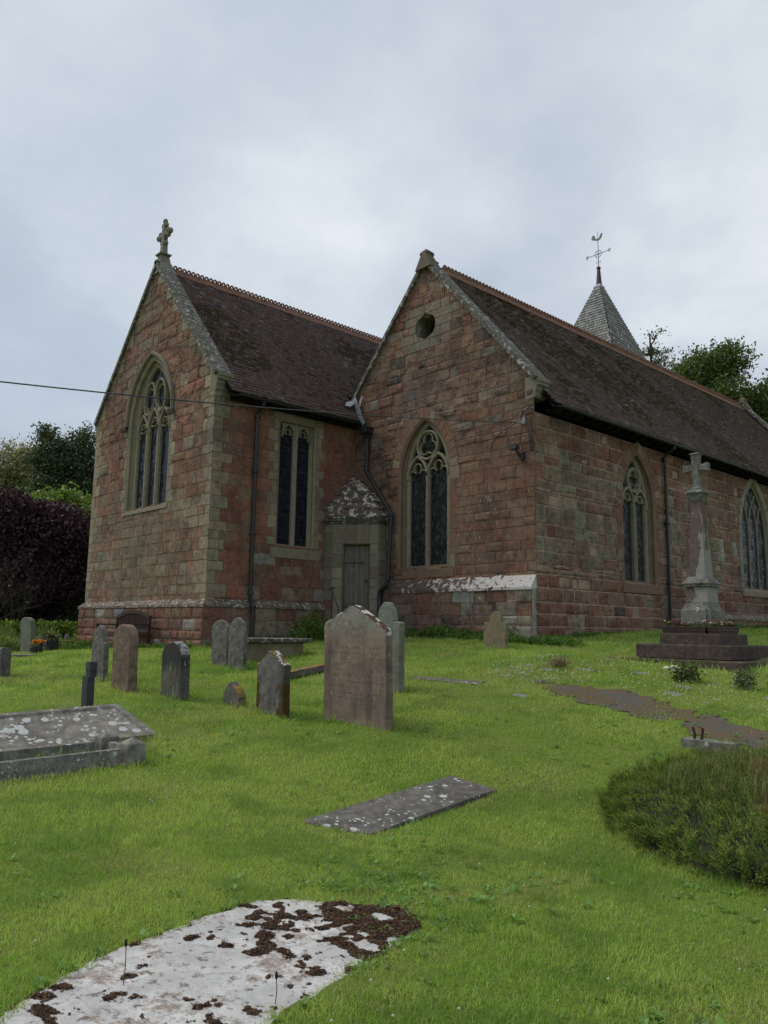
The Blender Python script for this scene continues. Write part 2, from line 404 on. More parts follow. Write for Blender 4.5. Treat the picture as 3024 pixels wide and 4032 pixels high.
def wallface(mb, fr, z0, z1, umin, umax, opens, colf, qcol=None, hb=(.25, .34), wb=(.32, .78), seed=1, corner=(False, False), rough=.012, ragged=0.0, mortar=(.25, .185, .135), proudf=None, lowf=None, joint=.006):
    rng = random.Random(seed)
    U = lambda u, z, d: fr(u, z, d)
    brk = [b for o in opens for b in o.breaks()]
    cs = courses(z0, z1, hb[0], hb[1], brk, rng)
    for ci, (a, b) in enumerate(zip(cs[:-1], cs[1:])):
        if b-a < .02: continue
        zs = [a+1e-4, (a+b)/2, b-1e-4]; zz = [a, (a+b)/2, b]
        act = [o for o in opens if o.ext(zs[1]) > 0]
        act.sort(key=lambda o: o.u)
        lo_f = [umin(z) for z in zs]; hi_f = [umax(z) for z in zs]
        ints = []; left = (lo_f, 'L')
        for o in act:
            e_ = [max(0, o.ext(z)) for z in zs]
            ints.append((left[0], [o.u-x for x in e_], left[1], o)); left = ([o.u+x for x in e_], o)
        ints.append((left[0], hi_f, left[1], 'R'))
        for (A, B, kl, kr) in ints:
            wA, wB = min(A), max(B)
            if max(B[i]-A[i] for i in range(3)) < .02: continue
            # mortar backing
            mb.add([U(max(A[0], -1e9), zz[0], -.006), U(B[0], zz[0], -.006), U(B[1], zz[1], -.006), U(B[2], zz[2], -.006), U(A[2], zz[2], -.006), U(A[1], zz[1], -.006)] if all(B[i] > A[i] for i in range(3)) else
                   [U(min(A[i], (A[i]+B[i])/2), zz[i], -.006) for i in (0, 1, 2)] + [U(max(B[i], (A[i]+B[i])/2), zz[i], -.006) for i in (2, 1, 0)],
                   [(0, 1, 2, 3, 4, 5)], mortar)
            # partition into cells
            quL = (kl == 'L' and corner[0]) or (kl not in ('L',) and qcol is not None)
            quR = (kr == 'R' and corner[1]) or (kr not in ('R',) and qcol is not None)
            cuts = [wA]; flags = []
            L = wA; Rr = wB
            def qa(i): return .50 if (ci+i) % 2 == 0 else .27
            if quL and Rr-L > .3: cuts.append(L + min(qa(0)*rng.uniform(.85, 1.15) * (1 if kl == 'L' else .62), (Rr-L)/2)); flags.append('q')
            endq = None
            if quR and Rr-cuts[-1] > .25: endq = Rr - min(qa(1)*rng.uniform(.85, 1.15) * (1 if kr == 'R' else .62), (Rr-cuts[-1])*.6)
            stop = endq if endq is not None else Rr
            while stop-cuts[-1] > wb[1]*1.15:
                cuts.append(cuts[-1]+rng.uniform(*wb)); flags.append('n')
            if stop-cuts[-1] > .02:
                if stop-cuts[-1] > wb[0]*1.7: m = cuts[-1]+(stop-cuts[-1])*rng.uniform(.4, .6); cuts.append(m); flags.append('n')
                cuts.append(stop); flags.append('n')
            if endq is not None: cuts.append(Rr); flags.append('q')
            for xa, xb, fl in zip(cuts[:-1], cuts[1:], flags):
                l = [max(A[i], xa) for i in range(3)]; r = [min(B[i], xb) for i in range(3)]
                if max(r[i]-l[i] for i in range(3)) < .035: continue
                for i in range(3):
                    if r[i] < l[i]+.012: mid = min(max((l[i]+r[i])/2, A[i] if A[i] < B[i] else -1e9), 1e9); l[i] = mid-.002; r[i] = mid+.002
                um = (l[1]+r[1])/2; zm = zz[1]
                col, kind = colf(um, zm, rng) if fl == 'n' or qcol is None else (qcol(um, zm, rng), 'q')
                j = joint; jz = joint
                out = [(l[0], a), (r[0], a), (r[1], zm), (r[2], b), (l[2], b), (l[1], zm)]
                ins = lambda t, jx: [(min(l[0]+t, (l[0]+r[0])/2), a+t), (max(r[0]-t, (l[0]+r[0])/2), a+t), (max(r[1]-t, (l[1]+r[1])/2)+jx, zm), (max(r[2]-t, (l[2]+r[2])/2), b-t), (min(l[2]+t, (l[2]+r[2])/2), b-t), (min(l[1]+t, (l[1]+r[1])/2)-jx, zm)]
                d = rng.uniform(.001, rough) if kind != 'q' else rng.uniform(.004, .010)
                er = ragged(um, zm) if callable(ragged) else ragged
                tri = kind != 'q' and rng.random() < er
                if tri: d = rng.uniform(.0, .006)
                ro = ins(j, 0); ri = ins(j+(.005 if kind != 'r' else .014), 0)
                jr = .003 if kind == 'q' else .007
                ri = [(p[0]+rng.uniform(-jr, jr), p[1]+rng.uniform(-jr, jr)) for p in ri]
                V = [U(p[0], p[1], -.012) for p in ro] + [U(p[0], p[1], d-(.0 if kind == 'q' else rng.uniform(0, .003))) for p in ri]
                F = [(i, (i+1) % 6, 6+(i+1) % 6, 6+i) for i in range(6)]
                if kind == 'r':     # rock faced: bulging centre
                    bl_ = rng.uniform(.004, .016); ins2 = ins(j+.014+min(.05, (b-a)*.2), 0)
                    V += [U(p[0]+rng.uniform(-.012, .012), p[1]+rng.uniform(-.010, .010), d+bl_+rng.uniform(-.004, .004)) for p in ins2]
                    F += [(6+i, 6+(i+1) % 6, 12+(i+1) % 6, 12+i) for i in range(6)]; F.append((12, 13, 14, 15, 16, 17))
                elif tri:
                    # eroded block: part of the face has scaled off along a diagonal
                    cx_, cz_ = um+rng.uniform(-.3, .3)*(r[1]-l[1]), zm+rng.uniform(-.3, .3)*(b-a)
                    V.append(U(cx_, cz_, -rng.uniform(.010, .028)))
                    F += [(6+i, 6+(i+1) % 6, 12) for i in range(6)]
                else: F.append((6, 7, 8, 9, 10, 11))
                mb.add(V, F, tuple(col[:3])+((0.0 if kind == 'q' else min(1.0, er*2.6)),))

def frameY(y0):   # wall facing -y, u = x
    return lambda u, z, d: (u, y0-d, z)
def frameX(x0):   # wall facing +x, u = y
    return lambda u, z, d: (x0+d, u, z)

def sweep(mb, curve, prof, fr, col, closed=False, cap=True, jcol=None):
    """curve [(u,z)], prof [(offset to the left of travel, depth)] swept with mitred normals."""
    n = len(curve); rings = []
    for i in range(n):
        if closed: p0 = curve[(i-1) % n]; p1 = curve[(i+1) % n]
        else: p0 = curve[max(i-1, 0)]; p1 = curve[min(i+1, n-1)]
        q = curve[i]
        def nrm(a, b):
            dx, dz = b[0]-a[0], b[1]-a[1]; l = math.hypot(dx, dz) or 1; return (-dz/l, dx/l)
        if (not closed and i == 0): nn = nrm(q, p1); s = 1
        elif (not closed and i == n-1): nn = nrm(p0, q); s = 1
        else:
            a = nrm(p0, q); b = nrm(q, p1); m = (a[0]+b[0], a[1]+b[1]); l = math.hypot(*m) or 1; m = (m[0]/l, m[1]/l)
            s = 1/max(.45, m[0]*a[0]+m[1]*a[1]); nn = m
        rings.append([fr(q[0]+nn[0]*o*s, q[1]+nn[1]*o*s, d) for o, d in prof])
    k = len(prof)
    if closed: rings.append(rings[0])
    for i in range(len(rings)-1):
        c = jcol(i) if jcol else col
        V = rings[i]+rings[i+1]
        mb.add(V, [(j, (j+1) % k, k+(j+1) % k, k+j) for j in range(k)], c)
    if cap and not closed:
        mb.add(rings[0], [tuple(range(k))[::-1]], col); mb.add(rings[-1], [tuple(range(k))], col)

def bar(w, d0, d1, ch=.02):   # chamfered tracery bar profile: width w, from depth d0 (back) to d1 (front)
    h = w/2; return [(-h, d0), (h, d0), (h, d1-ch), (h*.35, d1), (-h*.35, d1), (-h, d1-ch)]

def glassface(arch_curve, fr, d, mat, name, parent, sillz):
    mb = MB(); P = arch_curve; c = (sum(p[0] for p in P)/len(P), sum(p[1] for p in P)/len(P))
    mb.add([fr(p[0], p[1], d) for p in P], [tuple(range(len(P)))], (.02, .02, .02), [(p[0]+50, p[1]+50) for p in P])
    return mb.build(name, mat, parent)

def arc(cx, cz, r, a0, a1, n=10): return [(cx+r*math.cos(a0+(a1-a0)*i/n), cz+r*math.sin(a0+(a1-a0)*i/n)) for i in range(n+1)]
def lightarch(u, w, zs, za, n=8):
    A = Arch(u, w, zs, zs, za); return A.curve(0, n, False)
# ------------------------------------------------------------------ THE CHURCH
XL, YL, WL2 = -6.324, -4.681, 3.644       # chancel side wall, chancel gable plane, half width
XM = XL-WL2                                # chancel ridge
WR = 3.544; XR = -WR; YE = 20.2            # north aisle: half width, ridge, far gable
ch = thing('church', 'red sandstone church with two gables, brown tiled roofs and a small shingled spire', 'church', (-5.5, 3.0, 1.3))

RED = (.215, .102, .066); RED2 = (.175, .088, .060); ORG = (.245, .140, .076); BRN = (.175, .118, .080); BEI = (.225, .188, .132); GRY = (.190, .178, .135); GRN = (.215, .202, .142); LGR = (.255, .255, .225); DRK = (.075, .058, .052); PNK = (.24, .165, .135)
_k = 1.06
RED, RED2, ORG, BRN, BEI, GRY, GRN, LGR, PNK = [tuple(v*_k for v in c) for c in ((.225, .098, .066), (.178, .084, .060), (.228, .124, .074), (.176, .110, .078), (.225, .183, .128), (.200, .176, .132), (.225, .208, .150), (.255, .25, .22), (.24, .165, .135))]
def pick(rng, L):
    t = rng.random()*sum(w for w, _ in L)
    for w, c in L:
        t -= w
        if t <= 0: return c
    return L[-1][1]
def quo(u, z, rng): return vary(lerp((.275, .245, .175), (.25, .20, .14), rng.random()), .10, rng)
def quo_red(u, z, rng): return vary(pick(rng, [(3, BRN), (3, RED2), (2, GRY), (1, BEI)]), .12, rng)
def col_gL(u, z, rng):
    n = noise.noise(Vector((u*.45, z*.5, 3)))
    if z < 2.2: c = pick(rng, [(5, RED), (3, BRN), (2, ORG), (1, BEI), (1, LGR)]); return vary(c, .2, rng), 'r'
    if z > 5.6: c = pick(rng, [(3, ORG), (5, RED2), (3, RED), (2, BRN), (.6, BEI)])
    else:
        c = pick(rng, [(4, ORG), (3, RED2), (2, BRN), (2, BEI)])
        wgt = max(0, 1-abs(u+10.2)/2.6)*max(0, 1-abs(z-3.7)/2.2)
        c = lerp(c, BEI, min(.8, max(0, .10+wgt*1.1+n*.3)))
    if rng.random() < .06: c = GRY
    return vary(lerp(c, BRN, .2), .16, rng), ('n' if rng.random() < .7 or z < 6 else 'r')
def rag_gL(u, z): return .36 if z > 6.8 else (.10 if z > 2.3 else .12)
def col_sL(u, z, rng):
    c = pick(rng, [(8, RED), (4, RED2), (2, BRN)])
    if z < 3.6 and u > -3.6: c = pick(rng, [(4, BRN), (3, BEI), (4, RED2), (1, LGR), (1, GRN)])
    if z < 2.2: c = pick(rng, [(3, RED2), (3, BRN), (2, BEI)])
    return vary(c, .13, rng), 'n'
def col_gR(u, z, rng):
    c = pick(rng, [(4, BRN), (4, ORG), (4, RED2), (1.2, GRY), (.6, DRK)])
    if abs(u+3.55) < .75 and abs(z-9.66) < .62: return vary((.185, .165, .125), .12, rng), 'q'
    if z > 6.2 and u > -1.4: c = lerp(c, DRK, rng.uniform(.15, .75))
    if 6.8 < z < 8.6 and -4.4 < u < -2.2: c = lerp(c, (.25, .205, .18), rng.uniform(.1, .6))
    if z < 2.7: c = pick(rng, [(4, RED2), (3, BRN), (1.2, DRK), (1, LGR)]); c = lerp(c, DRK, rng.uniform(0, .35) if z > 2.0 else 0)
    if 3 < z < 6.5 and u > -2.4: c = lerp(BRN, RED2, rng.random())
    if z < 2.6 and u > -.9: c = pick(rng, [(2, LGR), (1, RED2), (1, GRY)])
    return vary(c, .17, rng), ('r' if rng.random() < (.4 if z > 7 or z < 2.6 else .15) else 'n')
def rag_gR(u, z): return .22 if z > 6.4 else (.05 if u > -2.6 else .2)
def col_sR(u, z, rng):
    n = noise.noise(Vector((u*.5, z*.6, 9)))
    if z > 6.0: c = pick(rng, [(4, RED2), (2, BRN)])
    elif z < 2.9: c = pick(rng, [(6, RED2), (5, BRN), (1, GRY), (.6, DRK)])
    else:
        t = (.84 if u < 4.2 else .60 if u < 8.4 else .36) - (.35 if z > 5.5 else 0) - max(0, 3.6-z)*.35
        gy = (.205, .172, .125)
        c = pick(rng, [(3, gy), (3, lerp(gy, BRN, .4)), (1, GRN)]) if rng.random() < t+n*.5 else pick(rng, [(3, RED), (5, BRN), (2, RED2)])
        c = lerp(c, (.19, .145, .105), .28)
        if u > 8 and rng.random() < .09: c = LGR
    if 5.0 < z < 6.0 and 8 < u < 11: c = lerp(c, BRN, .6)
    return vary(c, .15, rng), ('r' if rng.random() < (.75 if z < 3 else .35) else 'n')

# openings
oEL = Arch(-9.92, 1.32, 4.86, 7.35, 9.25, .0)
oER = Arch(-3.565, .95, 3.17, 5.70, 7.16, .26)
oOC = CircO(-3.55, .37, 9.68)
oSL = RectO(-2.08, .62, 3.72, 7.13)
oR1 = Arch(4.58, .86, 2.88, 5.05, 6.42, .26)
oR2 = Arch(11.95, 1.08, 3.0, 4.75, 6.62, .20)
oR3 = Arch(17.0, 1.08, 3.1, 4.85, 6.62, .20)

TIPL, APL = 7.95, 12.21; TIPR, APR = 7.448, 11.67
sl_L = (APL-TIPL)/(WL2+.124); sl_R = (APR-TIPR)/(WR+.124)
# --- chancel east gable
mb = MB()
capz = lambda z, ap, sl, xm, w, s: xm + s*min(w, max(0.0, (ap-.16-z)/sl))
wallface(mb, frameY(YL), .55, APL-.2, lambda z: capz(z, APL, sl_L, XM, WL2, -1), lambda z: capz(z, APL, sl_L, XM, WL2, 1), [oEL], col_gL, qcol=quo, seed=3, corner=(True, True), ragged=rag_gL, mortar=(.21, .15, .105), joint=.004)
# chancel side
wallface(mb, frameX(XL), .75, 7.55, lambda z: YL, lambda z: .02, [oSL], col_sL, qcol=quo, seed=4, corner=(True, False), hb=(.27, .32), wb=(.38, .75), ragged=.04, rough=.008, mortar=(.25, .15, .105), joint=.004)
w1 = mb.build('wall', M['wall'], ch)
# --- aisle east gable
mb = MB()
wallface(mb, frameY(0), 1.0, APR-.2, lambda z: max(-7.3, capz(z, APR, sl_R, XR, WR+.1, -1)), lambda z: capz(z, APR, sl_R, XR, WR, 1), [oER, oOC], col_gR, qcol=None, seed=8, corner=(False, False), ragged=rag_gR, hb=(.22, .30), wb=(.25, .65), mortar=(.19, .135, .10), joint=.004)
w2 = mb.build('wall', M['wall_east'], ch)
mb = MB()
wallface(mb, frameX(0), .95, 6.62, lambda z: 0.0, lambda z: YE, [oR1, oR2, oR3], col_sR, qcol=None, seed=12, corner=(False, False), ragged=.13, hb=(.25, .36), wb=(.28, .72), rough=.018, mortar=(.36, .245, .185), joint=.012)
w3 = mb.build('wall', M['wall'], ch)
# hidden walls and cores so that the volumes are closed
mb = MB()
mb.add([(XM-WL2, YL, .3), (XM-WL2, YE, .3), (XM-WL2, YE, 7.8), (XM-WL2, YL, 7.8)], [(0, 1, 2, 3)])
mb.add([(XM-WL2, YE, .3), (0, YE, .3), (0, YE, 7.2), (XR, YE, 11.5), (-7.0, YE, 7.6), (XM, YE, 12.0), (XM-WL2, YE, 7.8)], [(0, 1, 2, 3, 4, 5, 6)])
mb.build('wall', M['core'], ch)
# inner lining: keeps daylight out behind glass
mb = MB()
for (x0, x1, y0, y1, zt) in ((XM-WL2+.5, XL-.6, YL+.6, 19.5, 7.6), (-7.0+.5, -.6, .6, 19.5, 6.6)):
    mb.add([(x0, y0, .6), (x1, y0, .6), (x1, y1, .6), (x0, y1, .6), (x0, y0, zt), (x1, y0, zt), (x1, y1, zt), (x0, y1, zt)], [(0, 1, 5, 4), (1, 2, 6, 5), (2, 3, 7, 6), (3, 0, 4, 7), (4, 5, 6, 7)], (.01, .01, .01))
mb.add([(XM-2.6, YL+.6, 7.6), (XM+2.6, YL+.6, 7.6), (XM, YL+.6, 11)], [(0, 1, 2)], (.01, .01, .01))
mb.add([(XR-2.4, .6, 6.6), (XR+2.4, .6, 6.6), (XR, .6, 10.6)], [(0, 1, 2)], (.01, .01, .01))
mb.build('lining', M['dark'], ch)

# --- plinths
mb = MB()
def plinth_blocks(fr, u0, u1, z0, z1, d, seed, colf, ends=(0, 0), slope=.14):
    wallface(mb, (lambda f: (lambda u, z, dd: f(u, z, dd+d)))(fr), z0, z1, lambda z: u0, lambda z: u1, [], colf, seed=seed, hb=(.24, .34), wb=(.35, .75), rough=.015, ragged=.10, mortar=(.20, .14, .11))
    for i in range(0):
        pass
plinth_blocks(frameY(YL), XM-WL2-.12, XL+.12, .45, 2.06, .12, 21, col_gL)
plinth_blocks(frameX(XL), YL-.12, -1.0, .7, 2.06, .12, 22, col_sL)
mb.add([(XM-WL2-.12, YL-.12, .4), (XM-WL2-.12, YL+.5, .4), (XM-WL2-.12, YL+.5, 2.1), (XM-WL2-.12, YL-.12, 2.1)], [(0, 1, 2, 3)], GRN)
mb.build('plinth', M['wall'], ch); mb = MB()
plinth_blocks(frameY(0), -5.0, -.02, 1.0, 2.53, .16, 23, col_gR)
mb.add([(-.01, -.16, 1.0), (-.01, 0, 1.0), (-.01, 0, 2.8), (-.01, -.16, 2.53)], [(0, 1, 2, 3)], LGR)
mb.build('plinth', M['wall_east'], ch); mb = MB()
plinth_blocks(frameX(0), 8.6, YE, 1.2, 2.05, .14, 24, col_sR)
mb.build('plinth', M['wall'], ch)
mb = MB()
def slopecourse(pts, back, z0, z1, th=.06, seg=.55):
    # pts outer polyline (x,y), back inner polyline; broken into individual stones
    for (p, q), (pb, qb) in zip(zip(pts[:-1], pts[1:]), zip(back[:-1], back[1:])):
        L = math.hypot(q[0]-p[0], q[1]-p[1]); n = max(1, int(L/seg))
        for i in range(n):
            a, b = i/n+.004/L, (i+1)/n-.004/L; j = R_.uniform(-.006, .006)
            P = lambda A, B, t, z: (A[0]*(1-t)+B[0]*t, A[1]*(1-t)+B[1]*t, z+j)
            V = [P(p, q, a, z0-th), P(p, q, b, z0-th), P(p, q, b, z0), P(p, q, a, z0), P(pb, qb, b, z1), P(pb, qb, a, z1), P(pb, qb, b, z0-th), P(pb, qb, a, z0-th)]
            mb.add(V, [(0, 1, 2, 3), (3, 2, 4, 5), (0, 3, 5, 7), (1, 6, 4, 2), (0, 7, 6, 1)], (.2, .2, .2))
slopecourse([(XM-WL2-.15, YL-.15), (XL+.15, YL-.15), (XL+.15, -1.05)], [(XM-WL2+.02, YL+.02), (XL-.02, YL+.02), (XL-.02, -1.05)], 2.12, 2.27)
slopecourse([(XM-WL2-.15, YE), (XM-WL2-.15, YL-.15)], [(XM-WL2+.02, YE), (XM-WL2+.02, YL+.02)], 2.12, 2.27)
mb.build('plinth_course', M['plinth'], ch); mb = MB()
slopecourse([(-5.0, -.19), (.0, -.19)], [(-5.0, .02), (.0, .02)], 2.58, 2.90, seg=.62)
mb.build('plinth_course', mat_stone('aisle_plinth_weathering', (.12, .085, .075), .25, dark=.7, scol=(.045, .035, .036), extra=plinth_lichen), ch); mb = MB()
slopecourse([(.17, 8.5), (.17, YE)], [(-.02, 8.5), (-.02, YE)], 2.08, 2.22)
mb.build('plinth_course', M['plinth'], ch)

# --- windows ---------------------------------------------------------
DST = (.232, .200, .146); DST2 = (.245, .215, .160)
def reveal(mb, curve, fr, splay, depth, cols, flip=1):
    # curve runs left foot -> apex -> right foot; inside is to the right of travel => offset negative
    prof = [(.0, .012), (-splay*.35, -.03), (-splay*.35, -depth*.45), (-splay, -depth), (.02, -depth)]
    sweep(mb, curve, prof, fr, cols, cap=False, jcol=lambda i: vary(cols, .08))
def sill(mb, fr, u0, u1, z, proj, h, back, col):
    V = [fr(u0, z-h, proj), fr(u1, z-h, proj), fr(u1, z-.05, proj), fr(u0, z-.05, proj), fr(u1, z+.09, back), fr(u0, z+.09, back), fr(u1, z-h, back), fr(u0, z-h, back)]
    mb.add(V, [(0, 1, 2, 3), (3, 2, 4, 5), (0, 3, 5, 7), (1, 6, 4, 2), (0, 7, 6, 1)], col)
def voussoirs(mb, A, fr, w, col, d=.012, n=9, jam=False, colf=None):
    # ring of arch stones of width w outside the opening
    cx = A.R-A.w
    for s in (-1, 1):
        top = math.sqrt(A.R**2-cx*cx); th = math.atan2(top, cx)
        top2 = math.sqrt((A.R+w)**2-cx*cx); th2 = math.atan2(top2, cx)
        for i in range(n):
            V = []
            for (R, t, dd) in ((A.R, th, d), (A.R+w, th2, d)):
                for q in (i+.03, i+.5, i+.97):
                    a = t*q/n; V.append((A.u+s*(R*math.cos(a)-cx), A.zs+R*math.sin(a), dd))
            c = colf() if colf else vary(col, .12)
            P = [fr(*p) for p in V]; Q = [fr(p[0], p[1], -.02) for p in V]
            F = [(0, 1, 4, 3), (1, 2, 5, 4), (0, 3, 9, 6), (2, 8, 11, 5), (3, 4, 10, 9), (4, 5, 11, 10), (0, 6, 7, 1), (1, 7, 8, 2)]
            if s > 0: F = [f[::-1] for f in F]
            mb.add(P+Q, F, c)
def cusp(mb, u, z, r, fr, prof, a0, n=3, da=2*math.pi/3, col=DST2, open_=.35):
    pass

def lightcurve(u, w, zs, za, z0): return [(u-w, z0)] + lightarch(u, w, zs, za) + [(u+w, z0)]
def trefoil_head(mb, u, w, zs, za, fr, d0, d1, col):
    # two side lobes and a top lobe inside a pointed light: gives the cusped outline
    bw = .035
    for s in (-1, 1):
        c = arc(u+s*w*.62, zs+.02, w*.40, math.pi/2 - s*0.2*math.pi if s > 0 else math.pi/2+.2*math.pi, (-.25*math.pi if s > 0 else 1.25*math.pi), 7)
        c = arc(u+s*w*.60, zs+.03, w*.42, math.pi/2+s*.35*math.pi, math.pi/2-s*.75*math.pi, 8)
        sweep(mb, c, bar(bw, d0, d1, .012), fr, col)
    c = arc(u, zs+(za-zs)*.50, w*.40, -.12*math.pi, 1.12*math.pi, 9)
    sweep(mb, c, bar(bw, d0, d1, .012), fr, col)

def window2(A, fr, name, depth, splay, col, glassmat, mull=.12, ztop_circle=True, hood=False, vcol=None, vn=9, sillproj=.04, label=None, quat=False):
    """two pointed lights with a foiled circle over them"""
    inner = Arch(A.u, A.w-splay, A.sill, A.zs, A.za-splay*.55)
    mb = MB(); reveal(mb, A.curve(0, 12), fr, splay, depth, col)
    # jamb facing stones
    z = A.sill-.02; i = 0
    while z < A.zs-.05:
        h = min(R_.uniform(.26, .36), A.zs-z); e = .30 if i % 2 else .17
        for s in (-1, 1):
            c = vcol() if vcol else vary(col, .12)
            a, b = (A.u+s*(A.w-.004), A.u+s*(A.w+e)); a, b = min(a, b), max(a, b)
            V = [fr(a, z+.005, .011), fr(b, z+.005, .011), fr(b, z+h-.005, .011), fr(a, z+h-.005, .011), fr(a, z+.005, -.03), fr(b, z+.005, -.03), fr(b, z+h-.005, -.03), fr(a, z+h-.005, -.03)]
            mb.add(V, [(0, 1, 2, 3), (0, 4, 5, 1), (1, 5, 6, 2), (2, 6, 7, 3), (3, 7, 4, 0)], c)
        z += h; i += 1
    voussoirs(mb, A, fr, A.off, col, n=vn, colf=vcol)
    w_ = mb.build('window', M['dressed'], ch, label=label)
    mb = MB(); d1 = -depth*.35-.02; d0 = -depth
    bp = bar(mull, d0, d1, .05)
    iw = inner.w; zs = A.zs
    # edge frame following the inner opening
    sweep(mb, inner.curve(0, 12), [(0.02, d0), (.02, d1-.04), (-.05, d1-.04), (-.075, d1-.08), (-.075, d0)], fr, DST2)
    sweep(mb, [(A.u, A.sill-.02), (A.u, zs+.02)], bp, fr, DST)
    lw = iw/2; zl = zs-.12; hl = lw*1.55
    for s in (-1, 1):
        sweep(mb, lightarch(A.u+s*lw, lw, zl, zl+hl, 8), bar(.075, d0, d1, .02), fr, DST2)
        trefoil_head(mb, A.u+s*lw, lw*.88, zl+.04, zl+hl-.1, fr, d0, d1-.03, DST2)
    # circle
    top = inner.za; r = iw*.50; zc = zl+hl+r*.72
    while inner.hw(zc+r*.55) < r*.70 and r > .15: r *= .98; zc = zl+hl*.98+r*.72
    sweep(mb, arc(A.u, zc, r, 0, 2*math.pi, 28)[:-1], bar(.065, d0, d1, .02), fr, DST2, closed=True)
    kf = 4 if quat else 3
    for i in range(kf):
        a = math.pi/2+2*math.pi*i/kf; q = (A.u+math.cos(a)*r*.42, zc+math.sin(a)*r*.42)
        sweep(mb, arc(q[0], q[1], r*.44, a-.62*math.pi, a+.62*math.pi, 9), bar(.035, d0, d1-.03, .012), fr, DST2)
    mb.build('tracery', M['dressed'], w_)
    glassface(inner.curve(0, 12), fr, -depth+.02, glassmat, 'glass', w_, A.sill)
    mb = MB(); sill(mb, fr, A.u-A.w-.12, A.u+A.w+.12, A.sill, sillproj, .26, -depth, vary(col, .05)); mb.build('sill', M['dressed'], w_)
    return w_

redv = lambda: vary(pick(R_, [(4, RED2), (3, BRN), (1, BEI)]), .1)
window2(oER, frameY(0), 'window', .25, .20, (.19, .125, .09), M['glass_d'], vcol=lambda: vary(pick(R_, [(3, BRN), (3, lerp(BRN, RED2, .5)), (1, BEI)]), .1), sillproj=.02, label='two light pointed window with a trefoil circle and diamond leading')
window2(oR1, frameX(0), 'window', .26, .22, (.19, .125, .09), M['glass_d'], vcol=redv, label='narrow pointed window with red sandstone arch', quat=True)

# east window of the chancel: three lights, tall ovals above, hood mould with carved stops
fr = frameY(YL)
mb = MB(); reveal(mb, oEL.curve(0, 16), fr, .29, .24, DST)
wE = mb.build('window', M['dressed'], ch, label='tall three light window with a hood mould and carved stops')
inner = Arch(oEL.u, 1.02, oEL.sill, 7.40, 9.03)
mb = MB(); d0, d1 = -.24, -.10
sweep(mb, inner.curve(0, 16), [(0.03, d0), (.03, d1-.03), (-.03, d1-.03), (-.055, d1-.07), (-.055, d0)], fr, DST2)
for s in (-1, 1): sweep(mb, [(oEL.u+s*.34, oEL.sill-.02), (oEL.u+s*.34, 7.45)], bar(.17, d0, d1, .05), fr, DST)
for s, uu in ((-1, -.66), (0, 0), (1, .66)):
    ww = .32; zb = 7.02 if s else 7.12
    sweep(mb, lightarch(oEL.u+uu, ww, zb, zb+.62, 8), bar(.075, d0, d1, .025), fr, DST2)
    trefoil_head(mb, oEL.u+uu, ww*.85, zb, zb+.5, fr, d0, d1-.04, DST2)
for s in (-1, 1):
    c = []; n_ = 26
    for i in range(n_):
        a = 2*math.pi*i/n_; rx = .30; rz = .50 if math.sin(a) > 0 else .44
        c.append((oEL.u+s*(.34-.06*math.sin(a)) + rx*math.cos(a), 8.05+rz*math.sin(a)))
    sweep(mb, c, bar(.075, d0, d1, .025), fr, DST2, closed=True)
    sweep(mb, [(oEL.u+s*.34, 7.40), (oEL.u+s*.30, 7.55), (oEL.u+s*.05, 7.95), (oEL.u, 8.3)], bar(.07, d0, d1, .02), fr, DST2)
    for zc in (7.86, 8.22):
        sweep(mb, arc(oEL.u+s*.34, zc, .17, (.15 if zc > 8 else -1.0)*math.pi, (.85 if zc > 8 else -.05)*math.pi, 8), bar(.035, d0, d1-.04, .01), fr, DST2)
mb.build('tracery', M['dressed'], wE)
glassface(inner.curve(0, 14), fr, -.22, M['glass_s'], 'glass', wE, 0)
mb = MB(); sill(mb, fr, oEL.u-1.36, oEL.u+1.36, oEL.sill, .03, .14, -.24, DST2); mb.build('sill', M['dressed'], wE)
mb = MB()
H = Arch(oEL.u, 1.34, 7.45, 7.40, 9.28)
sweep(mb, H.curve(0, 16, True, 7.40), [(.0, -.01), (.0, .05), (.04, .09), (.09, .09), (.13, .05), (.13, -.01)], fr, (.17, .15, .11))
mb.build('hood_mould', M['dressed'], wE)
for s in (-1, 1):
    mb = MB(); P0 = Vector(fr(oEL.u+s*1.45, 7.32, .10))
    for k in range(6):
        pass
    rings = []
    for i in range(7):
        a = math.pi*i/6; rr = .10*math.sin(a)+.004; rings.append([(P0.x+math.cos(t)*rr*(1+.15*math.sin(3*t)), P0.y-.03+math.sin(t)*rr, P0.z+.11*math.cos(a)) for t in [2*math.pi*j/12 for j in range(12)]])
    mb.loft(rings, (.15, .13, .10)); mb.build('label_stop', M['dressed'], wE, smooth=False)

# square headed chancel side window: two cusped lights
fr = frameX(XL); A0, B0 = oSL.u-oSL.w, oSL.u+oSL.w
mb = MB()
curve = [(A0, oSL.sill), (A0, oSL.top), (B0, oSL.top), (B0, oSL.sill)]
sweep(mb, curve, [(0, .012), (-.05, -.02), (-.05, -.09), (-.13, -.20), (.03, -.20)], fr, DST, cap=False)
